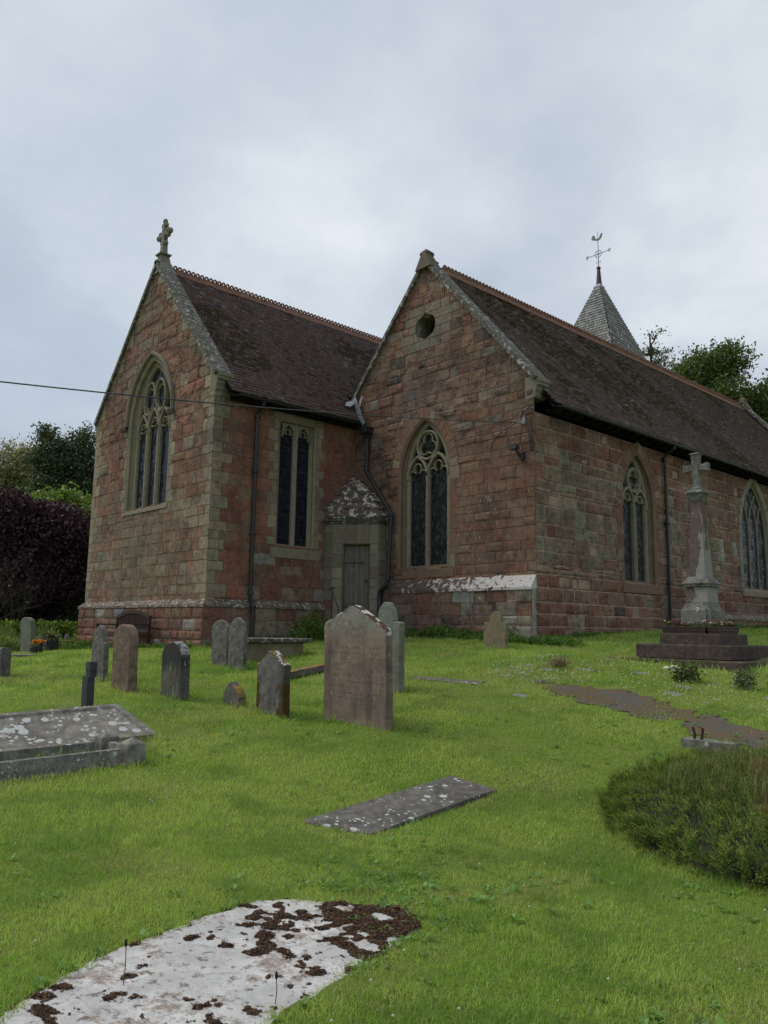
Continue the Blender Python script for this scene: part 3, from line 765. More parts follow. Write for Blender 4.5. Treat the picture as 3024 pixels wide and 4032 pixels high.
# head stone and frieze
for (u0, u1, z0, z1) in ((A0-.18, A0+.45, oSL.top, oSL.top+.38), (A0+.455, B0-.3, oSL.top, oSL.top+.38), (B0-.295, B0+.22, oSL.top, oSL.top+.38)):
    V = [fr(u0, z0+.004, .012), fr(u1, z0+.004, .012), fr(u1, z1, .012), fr(u0, z1, .012), fr(u0, z0+.004, -.03), fr(u1, z0+.004, -.03), fr(u1, z1, -.03), fr(u0, z1, -.03)]
    mb.add(V, [(0, 1, 2, 3), (0, 4, 5, 1), (1, 5, 6, 2), (2, 6, 7, 3), (3, 7, 4, 0)], vary(DST, .08))
wS = mb.build('window', M['dressed'], ch, label='square headed window with two cusped lights and dark glass')
mb = MB(); d0, d1 = -.20, -.06; iw = oSL.w-.12; zt = oSL.top-.02
sweep(mb, [(oSL.u, oSL.sill-.02), (oSL.u, zt)], bar(.15, d0, d1, .05), fr, DST2)
for s in (-1, 1):
    uc = oSL.u+s*iw/2; ww = iw/2-.04; za = zt-.06; zb = za-.36
    top = lightarch(uc, ww, zb, za, 8)
    poly = [(uc-ww-.06, zb)] + top + [(uc+ww+.06, zb), (uc+ww+.06, zt+.02), (uc-ww-.06, zt+.02)]
    L = len(top)
    for i in range(L-1):      # spandrel panel above the arch
        a, b = top[i], top[i+1]
        V = [fr(a[0], a[1], d1-.04), fr(b[0], b[1], d1-.04), fr(b[0], zt+.02, d1-.04), fr(a[0], zt+.02, d1-.04), fr(a[0], a[1], d0), fr(b[0], b[1], d0)]
        mb.add(V, [(0, 1, 2, 3), (0, 4, 5, 1)], DST2)
    sweep(mb, top, bar(.05, d0, d1, .015), fr, DST2)
    trefoil_head(mb, uc, ww*.9, zb, za-.05, fr, d0, d1-.05, DST2)
mb.build('tracery', M['dressed'], wS)
glassface([(A0+.08, oSL.sill-.02), (A0+.08, zt), (B0-.08, zt), (B0-.08, oSL.sill-.02)][::-1], fr, -.18, M['glass_s'], 'glass', wS, 0)
mb = MB(); sill(mb, fr, A0-.14, B0+.22, oSL.sill-.02, .02, .30, -.20, DST); mb.build('sill', M['dressed'], wS)

# far aisle windows with intersecting tracery
for A in (oR2, oR3):
    fr = frameX(0)
    mb = MB(); reveal(mb, A.curve(0, 12), fr, .10, .14, GRN); voussoirs(mb, A, fr, A.off, GRN, n=7)
    for s in (-1, 1):
        z = A.sill
        while z < A.zs-.02:
            h = min(.42, A.zs-z); a, b = A.u+s*(A.w-.004), A.u+s*(A.w+.2); a, b = min(a, b), max(a, b)
            mb.add([fr(a, z+.003, .012), fr(b, z+.003, .012), fr(b, z+h-.003, .012), fr(a, z+h-.003, .012)], [(0, 1, 2, 3)], vary(GRN, .1)); z += h
    w_ = mb.build('window', M['dressed'], ch, label='pointed window with thin intersecting tracery' if A is oR2 else None)
    mb = MB(); iw = A.w-.10; d0, d1 = -.14, -.07
    sweep(mb, Arch(A.u, iw, A.sill, A.zs, A.za-.12).curve(0, 12), [(.02, d0), (.02, d1), (-.03, d1), (-.03, d0)], fr, DST)
    I = Arch(A.u, iw, A.sill, A.zs, A.za-.12); lw = iw*2/3
    for m_ in (-1, 1):
        um = A.u+m_*iw/3
        sweep(mb, [(um, A.sill), (um, A.zs)], bar(.05, d0, d1, .012), fr, BEI)
        for s in (-1, 1):      # branches follow the arch radius until they meet the outer arch
            pts = []
            for i in range(20):
                a = i*.055; x = um - s*(I.R*(1-math.cos(a))); zc = A.zs+I.R*math.sin(a)
                if abs(x-A.u) > I.hw(zc)+.01: break
                pts.append((x, zc))
            if len(pts) > 2: sweep(mb, pts, bar(.045, d0, d1, .012), fr, BEI)
    mb.build('tracery', M['dressed'], w_)
    glassface(I.curve(0, 12), fr, -.12, M['glass_s'], 'glass', w_, 0)
    mb = MB(); sill(mb, fr, A.u-A.w-.2, A.u+A.w+.2, A.sill, .05, .2, -.14, BEI); mb.build('sill', M['dressed'], w_)

# oculus in the aisle gable
fr = frameY(0); mb = MB()
sweep(mb, arc(oOC.u, oOC.zc, oOC.r, 0, 2*math.pi, 32)[:-1][::-1], [(0, .004), (-.02, -.06), (-.02, -.55), (.03, -.55)], fr, (.15, .135, .10), closed=True)
NQ = 48; inn = []; outn = []
for k in range(NQ):
    a = 2*math.pi*k/NQ; best = .14
    for q in range(4):
        b_ = math.pi/4+q*math.pi/2; d_ = .17; rr_ = .185; ca = math.cos(a-b_)*d_; disc = rr_**2-(d_*math.sin(a-b_))**2
        if disc > 0: best = max(best, ca+math.sqrt(disc))
    inn.append((oOC.u+best*math.cos(a), oOC.zc+best*math.sin(a))); outn.append((oOC.u+oOC.r*.98*math.cos(a), oOC.zc+oOC.r*.98*math.sin(a)))
for k in range(NQ):
    q = (k+1) % NQ; mb.add([fr(*inn[k], -.09), fr(*inn[q], -.09), fr(*outn[q], -.05), fr(*outn[k], -.05), fr(*inn[k], -.30), fr(*inn[q], -.30)], [(0, 3, 2, 1), (0, 1, 5, 4)], (.17, .15, .11))
oc = mb.build('oculus', M['dressed'], ch)

# --- roofs -----------------------------------------------------------
def roof(name, ridge, eave, y0, y1, side, seed, colbase, gauge=.14, tw=.17, parent=ch, fine=True):
    """ridge (x,z), eave (x,z); tiles as real slabs, laid in broken courses"""
    rng = np.random.RandomState(seed)
    rx, rz = ridge; ex, ez = eave; L = math.hypot(rx-ex, rz-ez); S = np.array([(rx-ex)/L, 0, (rz-ez)/L])
    Nn = np.array([-S[2]*np.sign(rx-ex), 0, abs(S[0])])
    rows = int(L/gauge); nt = int((y1-y0)/tw)
    i, j = np.meshgrid(np.arange(rows), np.arange(nt+1), indexing='ij'); i = i.ravel(); j = j.ravel(); n = len(i)
    a0 = y0+(j+(i % 2)*.5-.5)*tw; a1 = a0+tw-.004
    a0 = np.clip(a0+rng.uniform(-.002, .002, n), y0, y1); a1 = np.clip(a1, y0, y1); ok = a1-a0 > .01
    i, j, a0, a1 = i[ok], j[ok], a0[ok], a1[ok]; n = len(i)
    sag = -.03*np.sin((a0-y0)/(y1-y0)*3.1416)*np.sin(i/rows*3.1416) + .012*(fbm(a0*.6+seed, i*.06)-.5)
    s0 = i*gauge-.02+rng.uniform(-.004, .004, n); s1 = s0+gauge+.03
    lift0 = .044+rng.uniform(-.004, .006, n); lift1 = .002
    E0 = np.array([ex, 0, ez])
    def P(a, s, h): return E0[None]+S[None]*s[:, None]+Nn[None]*(h+sag)[:, None]+np.array([0, 1, 0])[None]*a[:, None]
    tl = rng.uniform(-.003, .003, n)
    V = np.stack([P(a0, s0, lift0+tl), P(a1, s0, lift0-tl), P(a1, s1, lift1+0*tl), P(a0, s1, lift1+0*tl), P(a0, s0, lift0+tl-.044), P(a1, s0, lift0-tl-.044)], 1)
    base = np.arange(n)*6
    q = lambda *k: np.stack([base+x for x in k], 1)
    F = np.concatenate([q(0, 1, 2, 3), q(0, 4, 5, 1)]) if side > 0 else np.concatenate([q(0, 3, 2, 1), q(0, 1, 5, 4)])
    C = np.array(colbase)[None]*(1+rng.uniform(-.20, .20, n))[:, None]
    pal = rng.rand(n); C[pal < .12] *= np.array([1.35, 1.05, 1.0]); C[pal > .93] *= .6
    pal2 = rng.rand(n); gl = fbm(a0*.35+3, i*.03+seed, 4)
    grey = pal2 < .010+.16*np.clip((gl-.5)*4, 0, 1); C[grey] = np.array([.17, .155, .15])*(.6+.7*rng.rand(grey.sum()))[:, None]
    ms = fbm(a0*.28+7*seed, i*.035+1.3, 4); mo = (ms > .60) & (pal2 > .35); C[mo] = np.array([.062, .046, .028])*(.8+.5*rng.rand(mo.sum()))[:, None]
    C = np.repeat(C, 6, 0)
    o = build_np('roof', V.reshape(-1, 3), F, C, M['tile'], parent)
    return o
TB = (.125, .092, .084)
LR, LE = (XM, 12.0), (XL+.36, 7.46)
RR, RE = (XR, 11.46), (.36, 6.86)
rfL = roof('roof', LR, LE, YL+.22, -0.02, 1, 1, (.122, .084, .080))
roofN = roof('roof', LR, (XM+3.15, 12.0-3.15*(12.0-7.46)/(LE[0]-XM)), -.02, 19.6, 1, 6, TB)
roof('roof', LR, (XM-WL2-.36, 7.46), YL+.22, 19.6, -1, 2, TB, gauge=.23, tw=.34)
rfR = roof('roof', RR, RE, .24, YE-.05, 1, 3, TB)
roof('roof', RR, (XR-2.9, 11.46-2.9*(11.46-6.86)/(.36-XR)), .24, YE-.05, -1, 4, TB, gauge=.23, tw=.34)
mb = MB()     # boarding under the tiles
def under(r, e, y0, y1, off=-.03):
    mb.add([(r[0], y0, r[1]+off), (e[0], y0, e[1]+off), (e[0], y1, e[1]+off), (r[0], y1, r[1]+off)], [(0, 1, 2, 3)], (.05, .04, .04))
    mb.add([(r[0], y0, r[1]+off-.10), (e[0], y0, e[1]+off-.10), (e[0], y1, e[1]+off-.10), (r[0], y1, r[1]+off-.10)], [(3, 2, 1, 0)], (.05, .04, .04))
under(LR, LE, YL+.2, -.02); under(LR, (XM-WL2-.36, 7.46), YL+.2, 19.6); under(LR, (XM+3.15, 12.0-3.15*(12.0-7.46)/(LE[0]-XM)), -.02, 19.6)
under(RR, RE, .2, YE-.05); under(RR, (XR-2.9, 11.46-2.9*(11.46-6.86)/(.36-XR)), .2, YE-.05)
mb.build('roof_boarding', M['fascia'], ch)

def ridge(parent, x, z, y0, y1, sl, pitch=.150):
    mb = MB(); L = .46; y = y0; k = 0
    while y < y1-.02:
        yb = min(y+L-.006, y1); j = R_.uniform(-.006, .006); w = .17
        pts = [(-w, -w*sl+.03), (-w*.5, -w*.5*sl+.045), (-.04, .045), (.04, .045), (w*.5, -w*.5*sl+.045), (w, -w*sl+.03)]
        r0 = [(x+p[0], y, z+p[1]+j) for p in pts]+[(x+p[0], y, z+p[1]+j-.02) for p in pts[::-1]]
        r1 = [(x+p[0], yb, z+p[1]+j) for p in pts]+[(x+p[0], yb, z+p[1]+j-.02) for p in pts[::-1]]
        mb.loft([r0, r1], (.3, .13, .08)); y += L
    rt = mb.build('ridge_tiles', M['ridge'], parent)
    mb = MB(); y = y0+.05; t = .022
    while y < y1:
        c = (y+pitch/2, z+.045+.062); ro, ri = pitch*.47, pitch*.21; n_ = 10
        zb = z+.035
        o_ = []; i_ = []
        for q in range(n_):
            a = math.pi*(-.5)+2*math.pi*q/n_; pz = c[1]+ro*1.15*math.sin(a)
            o_.append((c[0]+ro*math.cos(a)*(1 if math.sin(a) > -.3 else 1.0), max(zb, pz) if math.sin(a) < 0 else pz)); i_.append((c[0]+ri*math.cos(a), c[1]+ri*1.25*math.sin(a)))
        V = [(x-t, p[0], p[1]) for p in o_]+[(x-t, p[0], p[1]) for p in i_]+[(x+t, p[0], p[1]) for p in o_]+[(x+t, p[0], p[1]) for p in i_]
        F = []
        for q in range(n_):
            r = (q+1) % n_; F += [(q, n_+q, n_+r, r), (2*n_+q, 2*n_+r, 3*n_+r, 3*n_+q), (q, r, 2*n_+r, 2*n_+q), (n_+q, 3*n_+q, 3*n_+r, n_+r)]
        mb.add(V, F, (.3, .13, .08)); y += pitch
    # solid base strip
    mb.box((x-t, y0, z+.02), (x+t, y1, z+.072), (.3, .13, .08))
    mb.build('ridge_crest', M['ridge'], rt)
ridge(rfL, XM, 12.04, YL+.42, 19.5, 1.1)
ridge(rfR, XR, 11.50, .62, YE-.4, 1.1)

# --- gable copings, kneelers, cross and finials
def coping(xm, w, tip, ap, y0, y1, th=.13, sides=(-1, 1), seg=.9):
    mb = MB()
    for s in sides:
        L = math.hypot(w, ap-tip); n = int(L/seg); ux, uz = s*w/L, (tip-ap)/L; nx, nz = -uz*s, ux*s  # outward normal
        nx, nz = abs(uz)*s, abs(ux)
        for i in range(n):
            a, b = L*i/n+(.003 if i else -.02), L*(i+1)/n-.003; j = R_.uniform(-.008, .008)
            def Q(t, h, y): return (xm+ux*t+nx*(h+j-th), y, ap+uz*t+nz*(h+j-th))
            pr = [(0, y0), (0, y1), (th*.85, y1), (th, (y0+y1)/2), (th*.85, y0)]
            mb.loft([[Q(a, h, y) for h, y in pr], [Q(b, h, y) for h, y in pr]], (.13, .12, .1))
    return mb
cL = coping(XM, WL2+.124, TIPL, APL, YL-.09, YL+.40).build('coping', M['coping'], ch)
cR = coping(XR, WR+.124, TIPR, APR, -.09, .40).build('coping', M['coping'], ch)
coping(XR, WR+.124, TIPR, APR+.1, YE-.3, YE+.2).build('coping', M['coping'], ch)
def kneeler(xw, y0, y1, z, s=1):
    mb = MB(); pr = [(-.25, z+.10), (.16, z+.02), (.16, z-.08), (.13, z-.10), (.13, z-.16), (.07, z-.20), (.09, z-.26), (.04, z-.34), (.05, z-.40), (0.015, z-.46), (-.25, z-.46)]
    mb.loft([[(xw+s*p[0], y0, p[1]) for p in pr], [(xw+s*p[0], y1, p[1]) for p in pr]], (.19, .175, .13)); mb.build('kneeler', M['dressed'], ch)
kneeler(XL, YL-.012, YL+.42, 7.93); kneeler(0, -.012, .42, 7.42); kneeler(XM-WL2, YL-.012, YL+.42, 7.93, -1); kneeler(0, YE-.3, YE+.2, 7.5)
# gable cross on saddle base
mb = MB(); yc = YL+.14
mb.loft([[(XM-.34, yc-.20, APL-.42), (XM+.34, yc-.20, APL-.42), (XM+.34, yc+.30, APL-.42), (XM-.34, yc+.30, APL-.42)],
         [(XM-.12, yc-.14, APL-.04), (XM+.12, yc-.14, APL-.04), (XM+.12, yc+.2, APL-.04), (XM-.12, yc+.2, APL-.04)],
         [(XM-.10, yc-.12, APL+.18), (XM+.10, yc-.12, APL+.18), (XM+.10, yc+.14, APL+.18), (XM-.10, yc+.14, APL+.18)]], (.2, .19, .15))
mb.sq(XM, yc+.01, [(APL+.18, .17), (APL+.22, .18), (APL+.26, .10)], (.19, .18, .14))
cz = APL+.86
mb.sq(XM, yc+.01, [(APL+.24, .085), (cz-.16, .07), (cz+.30, .065)], (.2, .19, .155))
def lump(mb, c, r, col, sx=1, sy=1, sz=1, n=8):
    rings = []
    for i in range(6):
        a = math.pi*i/5; rr = math.sin(a)*r+.002; rings.append([(c[0]+sx*rr*math.cos(t), c[1]+sy*rr*math.sin(t), c[2]-sz*r*math.cos(a)) for t in [2*math.pi*j/n for j in range(n)]])
    mb.loft(rings, col)
mb.box((XM-.24, yc-.05, cz-.055), (XM+.24, yc+.07, cz+.055), (.2, .19, .155))
for dx, dz in ((-.29, 0), (.29, 0), (0, .34)):
    for q in ((-.07, -.05), (.07, -.05), (0, .08)):
        qx, qz = (q[0], q[1]) if dx == 0 else (q[1]*(1 if dx > 0 else -1), q[0])
        lump(mb, (XM+dx+qx, yc+.01, cz+dz+qz), .085, (.2, .19, .155), sy=.85)
for dz in (-.28,):
    for s in (-1, 1): lump(mb, (XM+s*.085, yc+.01, cz+dz), .07, (.2, .19, .155), sy=1.3)
for s in (-1, 1):    # curved brackets between the arms
    for t in (-1, 1): mb.box((XM+s*.06-.03, yc-.04, cz+t*.10-.04), (XM+s*.06+.05, yc+.06, cz+t*.10+.04), (.19, .18, .15))
mb.build('gable_cross', M['dressed'], ch)
def stumpfinial(x, y, ap, s=1):
    mb = MB()
    mb.loft([[(x-.30, y-.13, ap-.36), (x+.30, y-.13, ap-.36), (x+.30, y+.30, ap-.36), (x-.30, y+.30, ap-.36)],
             [(x-.12, y-.11, ap), (x+.12, y-.11, ap), (x+.12, y+.18, ap), (x-.12, y+.18, ap)],
             [(x-.115, y-.09, ap+.14), (x+.115, y-.09, ap+.14), (x+.115, y+.16, ap+.14), (x-.115, y+.16, ap+.14)],
             [(x-.02, y-.02, ap+.22), (x+.02, y-.02, ap+.22), (x+.02, y+.08, ap+.22), (x-.02, y+.08, ap+.22)]], (.14, .115, .09))
    for dx in (-.11, .11):
        for dy in (-.08, .05, .15): lump(mb, (x+dx, y+dy, ap+.08), .045, (.13, .105, .08))
    mb.build('finial', M['dressed'], ch)
stumpfinial(XR, 0, APR); stumpfinial(XR, YE-.1, APR+.12)

# --- gutters, fascia, downpipes
def gutter(x, z, y0, y1):
    mb = MB(); pr = []
    for i in range(9): a = math.pi+math.pi*i/8; pr.append((.06*math.cos(a), .06*math.sin(a)))
    for i in range(8, -1, -1): a = math.pi+math.pi*i/8; pr.append((.052*math.cos(a), .052*math.sin(a)))
    mb.loft([[(x+p[0], y0, z+p[1]) for p in pr], [(x+p[0], y1, z+p[1]) for p in pr]]); 
    y = y0+.5
    while y < y1: mb.box((x-.30, y-.015, z-.07), (x+.02, y+.015, z-.055)); y += 1.0
    return mb.build('gutter', M['iron'], ch)
gutter(XL+.40, 7.40, YL+.45, -.05); gutter(.40, 6.80, .45, YE)
mb = MB()
for x, z, y0, y1 in ((XL, 7.44, YL+.42, -.02), (0, 6.84, .42, YE)):
    mb.box((x+.012, y0, z-.14), (x+.05, y1, z-.02))
    y = y0+.2
    while y < y1: mb.box((x+.05, y, z-.14), (x+.33, y+.07, z-.06)); y += .42
mb.build('rafter_feet', M['fascia'], ch)
def collar(mb, x, y, z, r=.06):
    mb.tube([(x, y, z-.035), (x, y, z-.03), (x, y, z+.03), (x, y, z+.035)], [r*.9, r*1.28, r*1.28, r*.9], 10)
mb = MB(); X1, Y1 = XL+.085, -3.46
mb.tube([(XL+.38, Y1, 7.36), (XL+.36, Y1, 7.27), (X1+.05, Y1, 7.16), (X1, Y1, 7.05), (X1, Y1, 2.38), (X1, Y1, 2.32), (X1+.13, Y1, 2.20), (X1+.15, Y1, 2.1), (X1+.15, Y1, 1.25)], .048, 10)
for z in (7.0, 5.55, 3.95, 2.42): collar(mb, X1, Y1, z)
collar(mb, X1+.15, Y1, 2.1)
mb.build('downpipe', M['iron'], ch, smooth=False)
mb = MB(); X1, Y1 = .085, 5.9
mb.tube([(.38, Y1, 6.76), (.36, Y1, 6.68), (X1+.05, Y1, 6.56), (X1, Y1, 6.45), (X1, Y1, 1.7)], .045, 10)
for z in (6.4, 4.6, 2.95): collar(mb, X1, Y1, z)
mb.build('downpipe', M['iron'], ch)
mb = MB(); Yp = -.115
mb.tube([(-5.72, Yp, 6.98), (-5.71, Yp, 6.0), (-5.68, Yp, 5.92), (-5.55, Yp, 5.77), (-4.76, Yp-.02, 4.80), (-4.67, Yp-.02, 4.70), (-4.65, Yp-.02, 4.55), (-4.66, Yp-.10, 2.86), (-4.70, Yp-.12, 2.74), (-4.80, Yp-.14, 2.66), (-4.90, Yp-.14, 2.58), (-4.93, Yp-.14, 2.45), (-4.93, Yp-.14, 1.3)], .055, 10)
collar(mb, -5.71, Yp, 6.02); collar(mb, -4.65, Yp-.02, 4.62, .062); collar(mb, -4.65, Yp-.1, 2.9); collar(mb, -5.72, Yp, 6.9, .06)
mb.tube([(XL+.42, -.10, 7.32), (-5.8, Yp, 7.28), (-5.73, Yp, 7.2), (-5.73, Yp, 7.1)], .05, 8)
dp = mb.build('downpipe', M['iron'], ch)
mb = MB(); mb.sq(-5.72, Yp-.01, [(6.90, .06), (6.98, .075), (7.06, .11), (7.07, .15), (7.19, .155), (7.2, .17), (7.235, .17)]); mb.build('hopper', M['iron'], dp)
# crumpled lead flashing in the valley
mb = MB(); P = [(-6.35, -.10, 8.25), (-6.18, -.16, 8.05), (-6.05, -.16, 7.80), (-5.93, -.18, 7.55), (-5.80, -.17, 7.36)]
for (a, b) in zip(P[:-1], P[1:]):
    w0, w1 = R_.uniform(.07, .12), R_.uniform(.07, .12)
    mb.add([(a[0]-w0, a[1], a[2]-.05), (a[0]+w0, a[1]-.03, a[2]+.03), (b[0]+w1, b[1]-.03, b[2]+.02), (b[0]-w1, b[1], b[2]-.05)], [(0, 1, 2, 3)])
mb.add([(-6.30, -.12, 8.16), (-6.2, -.20, 8.05), (-6.1, -.42, 7.88), (-6.2, -.55, 7.90), (-6.33, -.40, 8.06)], [(0, 1, 2, 3, 4)])
mb.add([(-6.12, -.14, 7.98), (-5.98, -.14, 8.22), (-5.88, -.16, 8.20), (-5.98, -.18, 7.9)], [(0, 1, 2, 3)])
mb.build('lead_flashing', M['lead'], ch)

# --- stair turret in the corner
T = [(XL, -1.07), (-5.97, -1.07), (-4.99, -.27), (-4.99, 0.0)]
mb = MB()
def facewall(p, q, z0, z1, opens, colf, seed, hb=(.30, .42), wb=(.3, .6)):
    L = math.hypot(q[0]-p[0], q[1]-p[1]); ux, uy = (q[0]-p[0])/L, (q[1]-p[1])/L; nx, ny = uy, -ux
    f = lambda u, z, d: (p[0]+ux*u+nx*d, p[1]+uy*u+ny*d, z)
    wallface(mb, f, z0, z1, lambda z: 0.0, lambda z: L, opens, colf, seed=seed, hb=hb, wb=wb, rough=.006, mortar=(.16, .145, .11), joint=.004)
    return f, L
tcol = lambda u, z, r: (vary(pick(r, [(6, (.205, .178, .130)), (2, (.23, .20, .150)), (2, (.16, .135, .10))]), .1, r), 'q')
tcol2 = lambda u, z, r: (vary(pick(r, [(5, (.19, .17, .125)), (1.5, RED2)]), .1, r), 'q')
facewall(T[0], T[1], 1.2, 4.42, [], tcol2, 31, wb=(.3, .5))
dO = RectO(.66, .375, 1.2, 3.86)
fD, LD = facewall(T[1], T[2], 1.2, 4.42, [dO], tcol, 32)
facewall(T[2], T[3], 1.2, 4.42, [], tcol, 33, wb=(.3, .5))
sweep(mb, [(dO.u-.375, 1.2), (dO.u-.375, 3.86), (dO.u+.375, 3.86), (dO.u+.375, 1.2)], [(0, .006), (-.03, -.05), (-.03, -.2), (.03, -.2)], fD, (.17, .155, .12), cap=False)
tw_ = mb.build('stair_turret', M['dressed'], ch, label='small pale stone stair turret in the inner corner')
mb = MB()      # moulded cornice
ctr = (-6.2, -.1)
def offs(pts, d):
    res = []
    for i, p in enumerate(pts):
        v = Vector((p[0]-XL, p[1])) ; l = v.length; 
        if i == 0: res.append((p[0], p[1]-d))
        elif i == len(pts)-1: res.append((p[0]+d, p[1]))
        else: w = (.38, -1) if i == 1 else (1, -.38); res.append((p[0]+w[0]*d, p[1]+w[1]*d))
    return res
rings = []
for z, d in ((4.40, .0), (4.42, .04), (4.46, .045), (4.48, .09), (4.52, .10), (4.55, .13), (4.585, .13)):
    q = offs(T, d); rings.append([(a, b, z) for a, b in q]+[(XL, .0, z)])
mb.loft(rings, (.19, .17, .13)); mb.build('cornice', M['coping'], tw_)
mb = MB()
apx = (XL+.06, -.06, 5.92); nC = 6
for k in range(nC):
    t0, t1 = k/nC, (k+1)/nC
    if k == nC-1: t1 = .96
    q0 = offs(T, .14)+[(XL, .0)]
    bul = lambda t: 1-t-.10*math.sin(math.pi*t)*-1
    def ring(t, z, e=0):
        s = min(1.0, bul(t))+e; return [(apx[0]+(a-apx[0])*s if a > XL else a, apx[1]+(b-apx[1])*s if b < 0 else b, z) for a, b in q0]
    z0 = 4.585+(apx[2]-4.585)*t0; z1 = 4.585+(apx[2]-4.585)*t1
    mb.loft([ring(t0, z0, .0), ring(t0, z0+.035, .01), ring(t1, z1, -.005)], (.15, .12, .1))
mb.build('turret_roof', M['turret_roof'], tw_)
mb = MB(); w = .365; nb = 5
for k in range(nb):
    u0 = dO.u-w+2*w*k/nb; u1 = dO.u-w+2*w*(k+1)/nb-.007
    V = [fD(u0, 1.22, -.135), fD(u1, 1.22, -.135), fD(u1, 3.84, -.135), fD(u0, 3.84, -.135), fD(u0, 1.22, -.17), fD(u1, 1.22, -.17), fD(u1, 3.84, -.17), fD(u0, 3.84, -.17)]
    mb.add(V, [(0, 1, 2, 3), (0, 3, 7, 4), (1, 5, 6, 2)], vary((.1, .1, .1), .15))
mb.add([fD(dO.u-w, 1.2, -.168), fD(dO.u+w, 1.2, -.168), fD(dO.u+w, 3.86, -.168), fD(dO.u-w, 3.86, -.168)], [(0, 1, 2, 3)])
dr = mb.build('door', M['door'], ch)
def dbox(mb, u0, u1, z0, z1, d0, d1):
    mb.add([fD(u0, z0, d0), fD(u1, z0, d0), fD(u1, z1, d0), fD(u0, z1, d0), fD(u0, z0, d1), fD(u1, z0, d1), fD(u1, z1, d1), fD(u0, z1, d1)], [(0, 1, 2, 3), (4, 7, 6, 5), (0, 4, 5, 1), (1, 5, 6, 2), (2, 6, 7, 3), (3, 7, 4, 0)])
for z in (3.36, 2.16):
    mb = MB(); dbox(mb, dO.u-.34, dO.u+.22, z-.015, z+.015, -.120, -.134)
    for s in (-1, 1):
        for uu in (-.09, .12):
            mb.tube([fD(dO.u+uu+.09*math.sin(a)*.9-(.05), z+s*(.01+.05*(1-math.cos(a))), -.127) for a in [i*.5 for i in range(8)]], .007, 5)
    mb.build('hinge', M['iron'], dr)
mb = MB(); mb.tube([fD(dO.u+.26+.035*math.cos(a), 2.86+.05*math.sin(a), -.12) for a in [i*.6 for i in range(11)]], .008, 5); dbox(mb, dO.u+.245, dO.u+.275, 2.86, 2.93, -.118, -.134); mb.build('handle', M['iron'], dr)

# --- spire and vane
SX, SY = -9.97, 19.05
mb = MB(); hb_ = 1.78
mb.box((SX-hb_+.15, SY-hb_+.15, 9.0), (SX+hb_-.15, SY+hb_-.15, 14.4), (.10, .085, .07))
tower = mb.build('bell_turret', M['fascia'], ch)
rng = np.random.RandomState(9); V = []; C = []; z = 14.35; zt = 18.95; kk = 0; gz = .16
mb = MB()
for (sx, sy) in ((0, -1), (1, 0), (0, 1), (-1, 0)):
    rows = int((zt-z)/gz)
    for i in range(rows):
        z0 = z+i*gz; h0 = .372*(19.35-z0); h1 = .372*(19.35-(z0+gz+.03)); n_ = max(2, int(2*h0/.20)); off = .5*(i % 2)
        for j in range(-1, n_+1):
            a, b = (j+off)/n_*2-1, (j+off+1)/n_*2-1-.02; a = max(a, -1); b = min(b, 1)
            if b-a < .05: continue
            lift = .035+rng.uniform(0, .012)
            def P(t, h, zz, l):
                x, y = ((t*h, -h-l) if (sx, sy) == (0, -1) else (h+l, t*h) if (sx, sy) == (1, 0) else (-t*h, h+l) if (sx, sy) == (0, 1) else (-h-l, -t*h)); return (SX+x, SY+y, zz)
            v = [P(a, h0, z0, lift), P(b, h0, z0, lift), P(b, h1, z0+gz+.03, 0), P(a, h1, z0+gz+.03, 0), P(a, h0, z0, .004), P(b, h0, z0, .004)]
            cc = tuple(np.array((.27, .268, .25))*rng.uniform(.65, 1.12)); mb.add(v, [(0, 1, 2, 3), (0, 4, 5, 1)], cc)
sp = mb.build('spire', M['shingle'], ch, label='pyramid spire of grey oak shingles')
mb = MB(); mb.sq(SX, SY, [(18.85, .20), (18.9, .21), (19.12, .085), (19.15, .075)]); mb.build('spire_cap', M['lead'], sp)
mb = MB(); mb.sq(SX, SY, [(19.10, .14), (19.14, .13), (19.9, .075), (19.92, .10), (19.99, .10), (20.03, .05)], n=8, col=(.09, .04, .04)); mb.build('spire_post', mat_plain('oxblood_post', (.075, .04, .042), .6, .3), sp)
VP = (SX, SY)
# vane stands perpendicular to the view from the east, arms along (cos45,sin45)
ax = Vector((1, 0, 0))
def vp(s, z): return (VP[0]+ax.x*s, VP[1]+ax.y*s, z)
ZA = 20.72
mb = MB(); mb.tube([(VP[0], VP[1], 20.0), (VP[0], VP[1], 21.95)], [.026, .013], 6)
mb.tube([vp(-.62, ZA), vp(.62, ZA)], .016, 5)
mb.tube([vp(.19*math.cos(a), ZA+.19*math.sin(a)) for a in [i*math.pi/8 for i in range(17)]], .015, 5)
for i in range(8): a = i*math.pi/4; mb.tube([vp(0, ZA), vp(.18*math.cos(a), ZA+.18*math.sin(a))], .008, 4)
for s in (-.60, .60):
    for da in (-.9, 0, .9):
        a = (math.pi if s < 0 else 0)+da; mb.tube([vp(s+.06*math.cos(a)+.05*math.cos(t), ZA+.06*math.sin(a)+.05*math.sin(t)) for t in [i*math.pi/4 for i in range(9)]], .011, 4)
for s in (-1, 1): mb.tube([vp(0, 20.2), vp(s*.10, 20.34), vp(s*.13, 20.28), vp(s*.11, 20.2)], .010, 4)
van = mb.build('weather_vane', M['metal_vane'], sp)
ck = [(-.30, .13), (-.26, .25), (-.19, .27), (-.14, .18), (-.12, .07), (-.02, .03), (.06, .05), (.11, .13), (.13, .21), (.17, .245), (.20, .215), (.235, .19), (.20, .165), (.20, .10), (.17, .02), (.08, -.05), (.02, -.06), (.01, -.12), (-.01, -.12), (-.02, -.06), (-.12, -.03), (-.19, .02), (-.24, .02), (-.25, .07), (-.30, .06)]
mb = MB(); nrm_ = Vector((ax.y, -ax.x, 0))*.014
